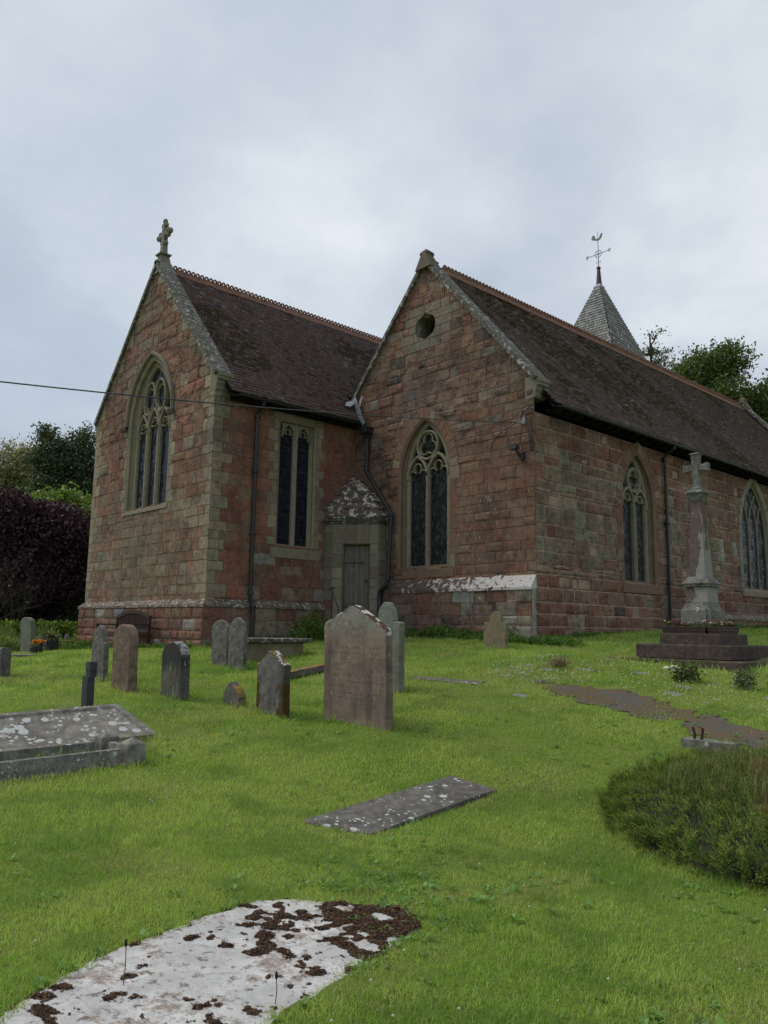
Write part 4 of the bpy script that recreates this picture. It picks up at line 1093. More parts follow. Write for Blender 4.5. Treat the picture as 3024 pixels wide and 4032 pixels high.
A_ = [Vector(vp(x*1.2, 21.52+z*1.1)) for x, z in ck]
mb.add([tuple(p+nrm_) for p in A_]+[tuple(p-nrm_) for p in A_], [tuple(range(len(ck))), tuple(range(len(ck), 2*len(ck)))[::-1]]+[(i, len(ck)+i, len(ck)+(i+1) % len(ck), (i+1) % len(ck)) for i in range(len(ck))])
mb.build('cockerel', M['metal_vane'], sp)

# ------------------------------------------------------------------ ground, path
WHITE = [(7.60, -13.75), (7.01, -13.2), (6.71, -12.7), (6.48, -12.02), (6.40, -11.52), (6.50, -11.30), (7.05, -10.87), (7.29, -11.0), (7.46, -11.5), (7.72, -12.3), (8.15, -13.3)]
DARKS = [(5.10, -10.22), (4.90, -8.13), (5.44, -8.05), (5.63, -9.92)]
PATH = [(3.0, -4.05), (3.5, -3.84), (4.1, -3.76), (5.25, -4.04), (6.64, -4.36), (8.6, -4.6), (12, -5.0), (18, -5.5), (18, -7.1), (12, -6.4), (9, -5.8), (7.2, -5.24), (5.87, -4.90), (4.5, -4.72), (3.6, -4.36)]
CH_FOOT = [(-13.7, -4.75), (-6.25, -4.75), (-6.25, -1.1), (-5.9, -1.1), (-4.9, -.2), (-.02, -.1), (0.02, 20.3), (-13.7, 20.3)]
def gridmesh(xs, ys, zf):
    X, Y = np.meshgrid(xs, ys, indexing='ij'); Z = zf(X, Y); V = np.stack([X, Y, Z], -1).reshape(-1, 3); nx, ny = len(xs), len(ys)
    i, j = np.meshgrid(np.arange(nx-1), np.arange(ny-1), indexing='ij'); a = (i*ny+j).ravel()
    return V, np.stack([a, a+ny, a+ny+1, a+1], 1)
def axis(c, near, step, far, grow=1.25):
    v = list(np.arange(-near, near+.01, step)); s = step; p = near
    while p < far: s *= grow; p += s; v.append(p); v.insert(0, -p)
    return np.array(v)+c
V, F = gridmesh(axis(0, 20, .25, 700), axis(-3, 20, .25, 700), G)
n = NT('lawn_soil'); a = n.noise(.55, 5, .6); b = n.noise(7, 6, .7)
c_ = n.mix(n.step(a, .35, .65), (.120, .175, .030), (.170, .215, .045)); c_ = n.mix(n.math('MULTIPLY', n.step(b, .5, .75), .5), c_, (.10, .10, .035)); c_ = n.mix(n.math('MULTIPLY', n.step(n.noise(23, 4, .7), .5, .7), .45), c_, (.035, .045, .012))
M['lawn'] = n.done(c_, .95, n.bump(n.noise(40, 6, .7), .8, .03), .1)
gr = build_np('ground', V, F, np.array([.1, .15, .03]), M['lawn']); tag(gr, kind='structure'); gr.data.polygons.foreach_set('use_smooth', [True]*len(gr.data.polygons))
# path: worn gravel strip with ragged mossy edges
xs, ys = np.arange(2.9, 18, .035), np.arange(-7.2, -3.4, .035)
X, Y = np.meshgrid(xs, ys, indexing='ij'); Xc, Yc = X[:-1, :-1]+.017, Y[:-1, :-1]+.017
jx = Xc+(fbm(Xc*3, Yc*3, 4)-.5)*.7+(fbm(Xc*9, Yc*9, 3)-.5)*.35; jy = Yc+(fbm(Xc*3+9, Yc*3+5, 4)-.5)*.7+(fbm(Xc*9+4, Yc*9, 3)-.5)*.35
inside = inpoly(jx, jy, PATH) & (np.random.RandomState(4).rand(*Xc.shape) > .005+.8*np.clip(fbm(Xc*5+3, Yc*5, 4)-.66, 0, .4))
V = np.stack([X, Y, G(X, Y)+.010+.006*fbm(X*9, Y*9)], -1).reshape(-1, 3); ny = len(ys)
i, j = np.nonzero(inside); a = i*ny+j; F = np.stack([a, a+ny, a+ny+1, a+1], 1)
used, inv = np.unique(F, return_inverse=True); V = V[used]; F = inv.reshape(F.shape)
n = NT('gravel_path'); v = n.vor(60); a = n.noise(2.2, 6, .7)
c_ = n.mix(v.outputs['Color'], (.065, .060, .052), (.17, .155, .135)); c_ = n.mix(.5, c_, (.105, .095, .080))
c_ = n.mix(n.math('MULTIPLY', n.step(a, .42, .56), .85), c_, (.135, .098, .055)); c_ = n.mix(n.math('MULTIPLY', n.step(n.noise(3.5, 6, .7), .58, .66), .7), c_, (.06, .085, .02))
M['path'] = n.done(c_, .95, n.bump(v.outputs['Distance'], .7, .02), .1)
pa = build_np('path', V, F, np.array([.1, .1, .1]), M['path']); tag(pa, kind='structure')

# ------------------------------------------------------------------ grave stones
def outline_arch(w, h, hs, kind='round', n=14):
    """outline from lower left, clockwise over the top"""
    P = [(-w/2, 0), (-w/2, hs*.5), (-w/2, hs)]
    if kind == 'round':
        for i in range(1, n): a = math.pi-math.pi*i/n; P.append((w/2*math.cos(a), hs+(h-hs)*math.sin(a)))
    elif kind == 'point':
        A = Arch(0, w/2, 0, hs, h); P += A.curve(0, n//2, False)[1:-1]
    elif kind == 'shoulder':
        s = .24*w; P += [(-w/2+s*.15, hs+.015), (-w/2+s, hs+.03)]
        for i in range(0, n+1): a = math.pi-math.pi*i/n; P.append(((w/2-s)*math.cos(a), hs+.05+(h-hs-.05)*math.sin(a)))
        P += [(w/2-s, hs+.03), (w/2-s*.15, hs+.015)]
    elif kind == 'gothshoulder':
        s = .10*w; P += [(-w/2+s, hs+.03)]; A = Arch(0, w/2-s, 0, hs+.05, h); P += A.curve(0, n//2, False) + [(w/2-s, hs+.03)]
    elif kind == 'ogee':     # swept pediment
        for i in range(0, n+1):
            t = i/n; x = -w/2+w*t; q = 1-abs(2*t-1); P.append((x, hs+(h-hs)*(.55*q+.45*math.sin(q*math.pi/2)**2)))
    elif kind == 'flat': P += [(w/2, hs)]
    P += [(w/2, hs), (w/2, hs*.5), (w/2, 0)]
    return P
def stone(name, label, x, y, pts, t, mat, col=(.2, .2, .18), lean=(0, 0), rot=0, sink=.35, group='weathered gravestones in the churchyard', jit=.004, zb=None, cat='gravestone'):
    rr = random.Random(hash(label) & 0xffff if False else len(label)*7+int(abs(x)*100))
    z = g(x, y) if zb is None else zb
    pts = [(p[0], p[1] if p[1] > 0 else -sink) for p in pts]
    # densify
    D = []
    for a, b in zip(pts[:-1], pts[1:]):
        L = math.hypot(b[0]-a[0], b[1]-a[1]); k = max(1, int(L/.06))
        for i in range(k): D.append((a[0]+(b[0]-a[0])*i/k+rr.uniform(-jit, jit), a[1]+(b[1]-a[1])*i/k+rr.uniform(-jit, jit)))
    D.append(pts[-1]); n_ = len(D); cx = sum(p[0] for p in D)/n_; cz_ = sum(p[1] for p in D)/n_
    def shr(p, e):
        dx, dz = p[0]-cx, p[1]-cz_; l = math.hypot(dx, dz) or 1; return (p[0]-dx/l*e, p[1]-(dz/l*e if p[1] > 0 else 0))
    e = .012; rings = []
    for off, dep in ((e, -t/2), (0, -t/2+e), (0, t/2-e), (e, t/2)):
        rings.append([(shr(p, off)[0], dep, shr(p, off)[1]) for p in D])
    mb = MB(); mb.loft(rings, col, True, True)
    c, s = math.cos(rot), math.sin(rot); V = []
    for (a, b, h) in mb.v:
        a += h*lean[0]; b += h*lean[1]; V.append((a*c-b*s, a*s+b*c, h))
    mb.v = V; o = mb.build(name, mat); o.location = (x, y, z); tag(o, label, cat, group); return o

def rows(z0, z1, pitch, w, slant=2.0, amp=1.0, dark=.25):
    def fx(n, c):
        s = n.sepxyz(); t = n.math('FRACT', n.math('DIVIDE', n.math('SUBTRACT', s[2], z0), pitch))
        band = n.math('MULTIPLY', n.step(t, .25, .32), n.math('SUBTRACT', 1.0, n.step(t, .62, .70)))
        inz = n.math('MULTIPLY', n.math('GREATER_THAN', s[2], z0), n.math('LESS_THAN', s[2], z1))
        inx = n.math('LESS_THAN', n.math('ABSOLUTE', s[0]), w)
        let = n.step(n.noise(30, 2, .5, stretch=(1.6, 1, .35)), .52, .58)
        gap = n.step(n.noise(5.5, 3, .5, stretch=(1, 1, 3.0)), .40, .50)
        f = n.math('MULTIPLY', n.math('MULTIPLY', band, inz), n.math('MULTIPLY', n.math('MULTIPLY', inx, let), gap))
        return n.mix(n.math('MULTIPLY', f, dark), c, (.045, .030, .026))
    return fx
HS = {}
def top_lichen(n, c, z0, z1):
    s = n.sepxyz(); f = n.math('MULTIPLY', n.step(s[2], z0, z1), n.step(n.noise(11, 6, .7), .40, .55)); c = n.mix(n.math('MULTIPLY', f, .85), c, (.24, .235, .20))
    f = n.math('MULTIPLY', n.math('SUBTRACT', 1.0, n.step(s[2], .02, .26)), n.step(n.noise(10, 5, .7), .50, .58)); c = n.mix(n.math('MULTIPLY', f, .7), c, (.25, .20, .12))
    f = n.math('MULTIPLY', n.step(n.noise(2.3, 3, .5), .52, .6), n.math('MULTIPLY', n.step(s[2], .12, .25), n.math('SUBTRACT', 1.0, n.step(s[2], .36, .46)))); c = n.mix(n.math('MULTIPLY', f, .7), c, (.12, .118, .125))
    up = n.step(n.upz(), .2, .5); c = n.mix(up, c, n.mix(n.step(n.noise(9, 4, .6), .5, .56), (.075, .04, .02), (.5, .5, .48)))
    return c
def side_moss(n, c):
    s = n.sepxyz(); e = n.math('ABSOLUTE', s[0])
    f = n.math('MULTIPLY', n.step(n.math('ADD', e, n.math('MULTIPLY', n.math('SUBTRACT', n.noise(6, 5, .6), .5), .5)), .20, .25), n.math('SUBTRACT', 1.0, n.step(s[2], .36, .50)))
    c = n.mix(f, c, n.mix(n.noise(40, 3), (.05, .030, .010), (.10, .062, .018)))
    up = n.step(n.upz(), .15, .4); c = n.mix(up, c, n.mix(n.step(n.noise(13, 4, .6), .50, .54), (.14, .09, .015), (.5, .49, .46)))
    return c
def black_top(n, c):
    s = n.sepxyz(); h = n.math('ADD', s[2], n.math('MULTIPLY', n.math('SUBTRACT', n.noise(9, 5, .6, stretch=(1, 1, .3)), .5), .5))
    c = n.mix(n.math('MULTIPLY', n.step(h, .30, .55), .85), c, (.028, .028, .028))
    f = n.math('MULTIPLY', n.step(n.noise(14, 4, .6, stretch=(1, 1, .3)), .60, .66), n.math('SUBTRACT', 1.0, n.step(h, .45, .6))); c = n.mix(f, c, (.28, .28, .15))
    up = n.step(n.upz(), .1, .5); return n.mix(n.math('MULTIPLY', up, n.step(n.noise(10, 3), .4, .5)), c, (.26, .26, .25))
HS['red_big'] = mat_stone('red_sandstone_memorial', (.200, .148, .116), .25, big=.2, bump=.5, bscale=6, streak=.6, scol=(.055, .045, .045), lichen=.03, dark=.3, extra=lambda n, c: top_lichen(n, rows(.28, 1.02, .072, .56, dark=.55)(n, c), .98, 1.30))
HS['dark_small'] = mat_stone('dark_mossy_stone', (.15, .14, .122), .35, big=.35, bump=.5, dark=.9, scol=(.045, .043, .042), streak=.6, extra=side_moss)
HS['grey_black'] = mat_stone('blackened_round_stone', (.11, .105, .085), .35, bump=.3, streak=.4, scol=(.03, .03, .03), extra=black_top)
HS['pink'] = mat_stone('pinkish_ribbed_stone', (.19, .135, .10), .35, big=.3, streak=.5, bump=.4, lichen=.14, lcol=(.29, .26, .21), dark=.5, scol=(.10, .07, .055), extra=rows(.28, .80, .078, .17, dark=.5))
HS['grey_spot'] = mat_stone('grey_lichened_stone', (.135, .126, .108), .40, big=.3, streak=.6, bump=.4, dark=.5, scol=(.06, .058, .055), drips=1.2, lichen=.22, lcol=(.34, .34, .31), lscale=16)
HS['pale_green'] = mat_stone('pale_green_stone', (.185, .195, .155), .28, bump=.35, streak=.5, scol=(.11, .10, .075), dark=.5, lichen=.22, lcol=(.36, .37, .32))
HS['buff'] = mat_stone('buff_stone', (.19, .155, .095), .25, bump=.4, dark=.6, scol=(.085, .08, .06))
HS['fragment'] = mat_stone('moss_stone', (.13, .12, .10), .35, bump=.8, dark=.5, orange=.6, moss=.6, mcol=(.26, .15, .025))
HS['post'] = mat_stone('dark_post_stone', (.05, .05, .053), .25, bump=.3, lichen=.10, lcol=(.4, .4, .38), lscale=5)
HS['ledger_dark'] = mat_stone('dark_ledger', (.13, .118, .102), .40, bump=.5, spots=.9, sscale=6.5, dark=.7, scol=(.055, .052, .05), lichen=.12, lcol=(.2, .19, .16))
HS['kerb'] = mat_stone('kerb_stone', (.20, .19, .165), .45, big=.2, bump=1.0, spots=.75, sscale=8, dark=.6, scol=(.07, .068, .062), streak=.3)
HS['chest'] = mat_stone('chest_tomb_stone', (.21, .18, .115), .25, bump=.4, dark=.7, scol=(.10, .085, .05), lichen=.1)
HS['brick'] = mat_stone('old_brick', None, .3, bump=.5, moss=.3)

OBST = []      # (cx, cy, hx, hy) footprints that keep the grass out
def ob(cx, cy, hx, hy): OBST.append((cx, cy, hx, hy))
# big headstone with its own crooked top
big = [(-.63, 0), (-.63, .65), (-.635, 1.24), (-.61, 1.275), (-.40, 1.36), (-.22, 1.44), (-.12, 1.49), (-.02, 1.51), (.08, 1.475), (.22, 1.40), (.40, 1.30), (.52, 1.235), (.58, 1.20), (.61, 1.13), (.615, .6), (.63, 0)]
stone('headstone', 'large red sandstone headstone with a low pointed mossy top, nearest and widest of the stones', 2.87, -7.70, big, .115, HS['red_big'], lean=(-.02, .0)); ob(2.87, -7.7, .64, .07)
stone('headstone', 'small dark headstone with orange moss on its sides and white lichened top', 1.515, -8.07, outline_arch(.65, .87, .68, 'ogee'), .12, HS['dark_small']); ob(1.515, -8.07, .33, .07)
stone('headstone', 'blackened round topped headstone standing alone in front of the chancel', -.46, -8.50, outline_arch(.63, .84, .60, 'round'), .15, HS['grey_black'], lean=(-.03, 0)); ob(-.46, -8.5, .33, .08)
stone('headstone', 'narrow pinkish round topped headstone with ribbed face in front of the bench', -1.57, -8.80, outline_arch(.50, 1.04, .80, 'round'), .16, HS['pink'], lean=(-.04, 0), rot=.12); ob(-1.55, -8.8, .26, .09)
stone('headstone', 'grey pointed headstone with white lichen specks hiding the bench end', -2.83, -8.68, outline_arch(.52, .94, .62, 'gothshoulder'), .09, HS['grey_spot'], lean=(-.05, 0)); ob(-2.83, -8.68, .27, .07)
stone('headstone', 'grey round shouldered headstone, left one of a touching pair', -2.77, -6.33, outline_arch(.58, .86, .70, 'round'), .08, HS['grey_spot'], lean=(-.03, 0)); ob(-2.77, -6.33, .3, .07)
stone('headstone', 'grey sharp pointed headstone, right one of a touching pair', -2.10, -6.38, outline_arch(.55, .95, .64, 'point'), .08, HS['grey_spot'], lean=(-.02, 0)); ob(-2.1, -6.38, .28, .07)
stone('headstone', 'tall pale green headstone with rounded top half hidden behind the large red one', 1.50, -5.92, outline_arch(.68, 1.36, 1.03, 'shoulder'), .12, HS['pale_green']); ob(1.5, -5.92, .35, .08)
stone('headstone', 'small buff headstone with rounded shoulders leaning on the gable wall', .05, -1.50, outline_arch(.60, .75, .50, 'shoulder'), .10, HS['buff'], lean=(0, .06)); ob(.05, -1.5, .31, .08)
stone('headstone', 'thin grey headstone leaning left beside the far weeds', -12.05, -6.8, outline_arch(.42, .97, .84, 'round'), .14, HS['pale_green'], lean=(-.10, 0), rot=.35)
stone('headstone', 'low worn grey headstone with notched top at the far left', -15.6, -5.25, outline_arch(.46, .44, .36, 'shoulder'), .12, HS['pale_green'], rot=.8)
stone('headstone', 'dark stone with pale side cut by the left edge of the photo', -4.62, -9.75, outline_arch(.55, .50, .50, 'flat'), .17, HS['grey_spot'], rot=0)
frag = [(-.22, 0), (-.23, .16), (-.17, .21), (-.10, .29), (-.04, .325), (.04, .27), (.11, .23), (.17, .17), (.215, .13), (.22, 0)]
stone('footstone', 'broken stump of a stone capped with orange moss', .60, -8.10, frag, .13, HS['fragment'], jit=.012); ob(.6, -8.1, .22, .07)
# narrow dark post stone, stepped, behind the sloping slab
t = thing('post_stone', 'narrow dark upright stone with a stepped top behind the sloping slab', 'gravestone', (.06, -10.0, g(.06, -10.0)), 'weathered gravestones in the churchyard')
zg = WL[t.name][2]
mb = MB(); L_ = -.03
mb.loft([[(-.02+dx+h*L_, -10.02+dy, zg+h) for dx, dy in ((-.09, -.05), (.085, -.05), (.085, .05), (-.09, .05))] for h in (-.1, .50, .52)], (.05, .05, .05)); mb.build('shaft', HS['post'], t)
mb = MB(); mb.loft([[(-.005+dx*k+h*L_, -10.0+dy*k, zg+h) for dx, dy in ((-.07, -.04), (.065, -.04), (.065, .05), (-.07, .05))] for h, k in ((.515, 1), (.60, 1), (.61, 1.12), (.70, 1.1), (.715, .9))], (.05, .05, .05)); mb.build('cap', HS['post'], t)

# near flat ledgers
def poly_slab(name, label, P, zt, th, mat, cat='ledger stone', group=None, jit=.01, sub=.08, zf=None):
    D = []
    for a, b in zip(P, P[1:]+P[:1]):
        L = math.hypot(b[0]-a[0], b[1]-a[1]); k = max(1, int(L/sub))
        for i in range(k): D.append((a[0]+(b[0]-a[0])*i/k+R_.uniform(-jit, jit), a[1]+(b[1]-a[1])*i/k+R_.uniform(-jit, jit)))
    cx = sum(p[0] for p in D)/len(D); cy = sum(p[1] for p in D)/len(D); zf = zf or (lambda x, y: zt)
    mb = MB(); rings = []
    for e, dz in ((0, -th), (0, -.012), (.012, 0)):
        rings.append([(p[0]+(cx-p[0])*e, p[1]+(cy-p[1])*e, zf(p[0], p[1])+dz) for p in D])
    mb.loft(rings, (.2, .2, .2)); o = mb.build(name, mat); recentre(o); tag(o, label, cat, group); return o
def planefit(P, lift):
    A = np.array([[p[0], p[1], 1] for p in P]); z = np.array([g(*p) for p in P]); k = np.linalg.lstsq(A, z, rcond=None)[0]
    return lambda x, y: k[0]*x+k[1]*y+k[2]+lift
zW = planefit(WHITE, .006)
n = NT('pale_ledger'); a = n.noise(3.5, 8, .7); b = n.noise(14, 6, .75); cc = n.noise(5, 5, .7)
c_ = n.mix(n.step(a, .3, .7), (.38, .37, .35), (.66, .64, .61)); c_ = n.mix(n.math('MULTIPLY', n.step(b, .45, .58), .7), c_, (.33, .32, .31))
c_ = n.mix(n.math('MULTIPLY', n.step(n.noise(8, 5, .7), .60, .66), .85), c_, (.10, .10, .10)); c_ = n.mix(n.math('MULTIPLY', n.step(n.noise(4, 8, .8), .52, .60), .7), c_, (.19, .13, .09)); c_ = n.mix(n.math('MULTIPLY', n.step(n.noise(19, 5, .7), .57, .61), .8), c_, (.13, .10, .09))
ck_ = n.vor(2.6, 'DISTANCE_TO_EDGE'); c_ = n.mix(n.math('MULTIPLY', n.math('SUBTRACT', 1.0, n.step(ck_.outputs['Distance'], .0, .006)), n.step(cc, .52, .60)), c_, (.08, .06, .05))
M['ledger_white'] = n.done(c_, .85, n.bump(n.math('ADD', a, n.math('MULTIPLY', b, .4)), .5, .02), .3)
poly_slab('ledger_slab', 'large pale lichen covered ledger slab with brown moss clumps in the foreground', WHITE, 0, .15, M['ledger_white'], zf=zW, jit=.018)
zD = planefit(DARKS, .020)
poly_slab('ledger_slab', 'dark flat ledger slab with round white lichen spots sunk in the lawn', DARKS, 0, .12, HS['ledger_dark'], zf=zD, jit=.004)
K3 = [(1.05, -5.15), (1.15, -4.90), (2.35, -4.55), (2.35, -4.85)]
poly_slab('ledger_slab', 'thin grey slab set flush in the grass behind the tallest headstones', K3, 0, .1, HS['ledger_dark'], zf=planefit(K3, .02))
K4 = [(-.52, -6.75), (-.72, -5.35), (-.55, -5.3), (-.34, -6.72)]
poly_slab('grave_kerb', 'low mossy kerb stone lying between the small and large headstones', K4, 0, .1, HS['fragment'], zf=planefit(K4, .13), cat='grave kerb')
# brown moss clumps and soil on the pale slab
rng = np.random.RandomState(3)
cl = []
NN = 420000; x = rng.uniform(6.3, 8.2, NN); y = rng.uniform(-13.7, -10.8, NN)
den = .34*fbm(x*2.2+4, y*2.2+2, 3)+.66*fbm(x*11+1, y*11+6, 5)+.15*np.exp(-((x-7.12)**2+(y+11.25)**2)/.16)+.012
ok = inpoly(x, y, WHITE) & (den > .585+.02*rng.rand(NN))
x, y, den = x[ok][:75000], y[ok][:75000], den[ok][:75000]; m = len(x); zt_ = np.array([zW(a, b) for a, b in zip(x, y)])
h_ = .001+.035*np.clip(den-.58, 0, .2)*rng.rand(m)*3; r = rng.uniform(.003, .009, m); th = rng.uniform(0, 6.28, m)
cs, sn = np.cos(th), np.sin(th); zt_ = zt_+h_
V = np.stack([np.stack([x+cs*r, y+sn*r, zt_+rng.uniform(-.004, .004, m)], 1), np.stack([x-sn*r*.6, y+cs*r*.6, zt_+rng.uniform(-.004, .006, m)], 1), np.stack([x-cs*r, y-sn*r, zt_+rng.uniform(-.004, .004, m)], 1), np.stack([x+sn*r*.6, y-cs*r*.6, zt_+rng.uniform(-.004, .002, m)], 1)], 1).reshape(-1, 3)
F = np.arange(m*4).reshape(m, 4); k_ = rng.rand(m, 1); C = np.array([.085, .052, .034])*(.5+k_) + np.array([.12, .08, .045])*(rng.rand(m, 1) > .92)
o = build_np('dead_moss', V, F, np.repeat(C, 4, 0), mat_leaf('dead_moss', .9, .05, .1)); tag(o, 'brown dead moss and soil crumbs scattered on the pale ledger slab', 'moss', kind='stuff')

# kerbed grave and sloping slab at the left
kx0, kx1, ky0, ky1 = 2.02, 2.66, -13.2, -10.62; zk = .18
t = thing('kerbed_grave', 'grey stone kerb set with corner blocks and worn letters, cut by the left edge', 'grave', (2.3, -11.9, .14))
def kerbbar(a, b, col=(.2, .2, .18)):
    mb = MB(); (x0, y0), (x1, y1) = a, b; w, h = .055, .150; zb = lambda y: .135+.045*(y+13.2)/2.6
    dx = (w, 0) if abs(x1-x0) < abs(y1-y0) else (0, w)
    rings = []
    for p, (xx, yy) in enumerate((a, b)):
        z0 = zb(yy)
        rings.append([(xx-dx[0], yy-dx[1], z0-.15), (xx+dx[0], yy+dx[1], z0-.15), (xx+dx[0], yy+dx[1], z0+h*.45), (xx+dx[0]*.75, yy+dx[1]*.75, z0+h), (xx-dx[0]*.75, yy-dx[1]*.75, z0+h), (xx-dx[0], yy-dx[1], z0+h*.45)])
    mb.loft(rings, col); return mb.build('kerb_rail', HS['kerb'], t)
kerbbar((kx1, ky0), (kx1, ky1-.15)); kerbbar((kx0, ky0), (kx0, ky1-.15)); kerbbar((kx0+.1, ky1), (kx1-.1, ky1))
for kx in (kx0, kx1):
    mb = MB(); mb.sq(kx, ky1, [(.0, .105), (.36, .10), (.375, .095), (.43, .012)]); mb.build('corner_block', HS['kerb'], t)
mb = MB(); mb.box((kx1-.10, ky0, .0), (kx1+.11, ky1-.12, .155), jit=.004); mb.build('footing', HS['kerb'], t)
txt = bpy.data.curves.new('inscription_curve', 'FONT'); txt.body = '10TH 1942  AGED 85'; txt.size = .085; txt.extrude = .0015; txt.align_x = 'RIGHT'; txt.space_character = 1.25
to = bpy.data.objects.new('inscription_tmp', txt); COL.objects.link(to); bpy.context.view_layer.update()
tme = bpy.data.meshes.new_from_object(to.evaluated_get(bpy.context.evaluated_depsgraph_get())); bpy.data.objects.remove(to); bpy.data.curves.remove(txt)
to = bpy.data.objects.new('inscription', tme); COL.objects.link(to); to.parent = t; to.location = Vector((kx1+.0585, ky1-.27, .20))-Vector(WL[t.name]); to.rotation_euler = (RAD(90-9), 0, RAD(90)); tme.materials.clear(); tme.materials.append(mat_plain('worn_letters', (.24, .235, .215), .9, .4, 30))
# sloping (desk shaped) slab behind
t = thing('sloping_slab_tomb', 'grey lichen spotted sloping grave slab with a raised border lying beside the kerbed grave', 'grave', (1.4, -11.8, .2))
y0_, y1_ = -13.8, -9.87; xf, xb = 1.82, 1.03
def WP(u, y, l=0):    # u 0 at the low edge, 1 at the high edge
    z0 = .235+.03*(y+11); x = xf+(xb-xf)*u; end = 0
    return (x+l*.25, y, z0+(.06+.30*u)+l)
ye = lambda u: y1_ - .05 - (.16*u if True else 0)
mb = MB()
nn = 26; VV = []
prof = [(0, -.25), (0, 0), (.07, .0), (.10, -.022), (.90, -.022), (.93, 0), (1.0, .0), (1.0, -.45)]
rings = []
for yy in (y0_, -12, -11, -10.35, 'e'):
    rings.append([WP(u, ye(u) if yy == 'e' else yy, l) for u, l in prof])
mb.loft(rings, (.2, .2, .2)); sb = mb.build('slab', mat_stone('lichened_slab', (.205, .185, .155), .40, bump=.6, spots=1.5, sscale=5.5, dark=.7, scol=(.07, .065, .06), streak=.2, lichen=.12, lcol=(.27, .25, .20), extra=lambda n, c: c), t)
mb = MB(); rings = [[WP(u, ye(u)-.0-d, .0+l) for d, l in ((.09, -.022), (.075, .003), (.0, .003), (-.004, -.02), (-.004, -.30), (.09, -.30))] for u in (.02, .5, .98)]
mb.loft(rings, (.2, .2, .2)); mb.build('end_border', HS['kerb'], t)

# chest tomb by the chancel wall
cx_, cy_ = -3.05, -5.12; zt = 1.36
t = thing('chest_tomb', 'low chest tomb with an overhanging mossy slab top beside the touching pair of headstones', 'tomb', (cx_, cy_, 1.0))
mb = MB(); mb.box((cx_-.36, cy_-.70, .8), (cx_+.36, cy_+.70, zt-.085), jit=.005); mb.build('chest', HS['chest'], t)
mb = MB(); rg = []
for z, e in ((zt-.09, .04), (zt-.06, .12), (zt, .13), (zt+.012, .11)): rg.append([(cx_-.36-e, cy_-.7-e, z), (cx_+.36+e, cy_-.7-e, z), (cx_+.36+e, cy_+.7+e, z), (cx_-.36-e, cy_+.7+e, z)])
mb.loft(rg, (.15, .14, .1)); mb.build('lid', M['coping'], t); ob(cx_, cy_, .4, .75)
poly_slab('ledger_slab', 'grass edged stone slab lying between the chest tomb and the chancel wall', [(-5.3, -4.0), (-5.3, -2.7), (-4.5, -2.7), (-4.5, -4.0)], 1.26, .15, HS['chest'])
# far left table tomb with mossy top
t = thing('table_tomb', 'low broken table tomb with orange moss on its slab beyond the chancel corner', 'tomb', (-14.9, -4.9, .75))
mb = MB(); mb.box((-15.5, -5.5, .6), (-14.3, -4.3, 1.0), (.13, .07, .05), jit=.02); mb.build('chest', M['wall'], t)
mb = MB(); mb.box((-15.7, -5.75, 1.0), (-14.1, -4.1, 1.07), jit=.012); mb.build('lid', HS['fragment'], t)
stone('footstone', 'small white stone finial poking up behind the table tomb', -15.6, -4.4, outline_arch(.2, .5, .35, 'round'), .1, HS['pale_green'])

# ------------------------------------------------------------------ memorial cross
mx_, my_ = 3.91, -.24
t = thing('memorial_cross', 'weathered stone memorial cross on a tapering shaft with three square steps', 'memorial', (mx_, my_, 1.05))
mst = mat_stone('memorial_step', (.085, .062, .052), .35, bump=.6, dark=.6, scol=(.035, .03, .028), moss=.45, mcol=(.045, .055, .015), lichen=.05)
for (z0, z1, h) in ((.85, 1.15, 1.24), (1.165, 1.405, .87), (1.405, 1.60, .56)):
    mb = MB(); mb.sq(mx_, my_, [(z0, h), (z1-.02, h), (z1, h-.015)], (.1, .08, .07)); mb.build('step', mst, t)
def patina(n, c):      # remains of a pale limewash on the red sandstone
    s = n.sepxyz(); v = n.math('ADD', n.math('ADD', n.math('MULTIPLY', s[0], 2.6), n.math('MULTIPLY', n.math('SUBTRACT', 1.6, s[2]), .38)), n.math('MULTIPLY', n.math('SUBTRACT', n.noise(6, 7, .7, stretch=(1, 1, .35)), .5), 1.5))
    return n.mix(n.step(v, -.05, .02), c, n.mix(n.noise(8, 5), (.19, .19, .165), (.285, .28, .245)))
mms = mat_stone('memorial_shaft_stone', (.125, .09, .08), .22, bump=.35, lichen=.08, dark=.35, scol=(.08, .07, .065), extra=patina)
mmg = mat_stone('memorial_grey_stone', (.155, .155, .135), .3, bump=.45, lichen=.32, lcol=(.36, .36, .33), dark=.7, streak=.6, scol=(.035, .035, .033))
mb = MB(); mb.sq(mx_, my_, [(1.60, .285), (2.02, .275), (2.05, .255), (2.17, .205)]); mb.build('pedestal', mmg, t)
mb = MB(); mb.box((mx_-.22, my_-.295, 1.66), (mx_+.20, my_-.27, 1.98)); mb.build('tablet', mat_stone('tablet_stone', (.165, .16, .135), .25, bump=.3, dark=.6, scol=(.05, .05, .045)), t)
mb = MB(); mb.sq(mx_, my_, [(2.165, .215), (2.44, .195)]); mb.build('block', mms, t)
mb = MB(); mb.sq(mx_, my_, [(2.44, .20), (2.455, .235), (2.49, .24), (2.505, .255), (2.52, .255), (2.64, .165)]); mb.build('moulding', mmg, t)
mb = MB(); mb.sq(mx_, my_, [(2.63, .158), (3.2, .128), (4.07, .088)]); mb.build('shaft', mms, t)
mb = MB(); mb.sq(mx_, my_, [(4.05, .095), (4.09, .12), (4.12, .115), (4.18, .14), (4.20, .17), (4.225, .175), (4.24, .165), (4.27, .09)])
for sx in (-1, 1):
    for sy in (-1, 1): lump(mb, (mx_+sx*.11, my_+sy*.11, 4.14), .04, (.15, .14, .12))
mb.build('capital', mmg, t)
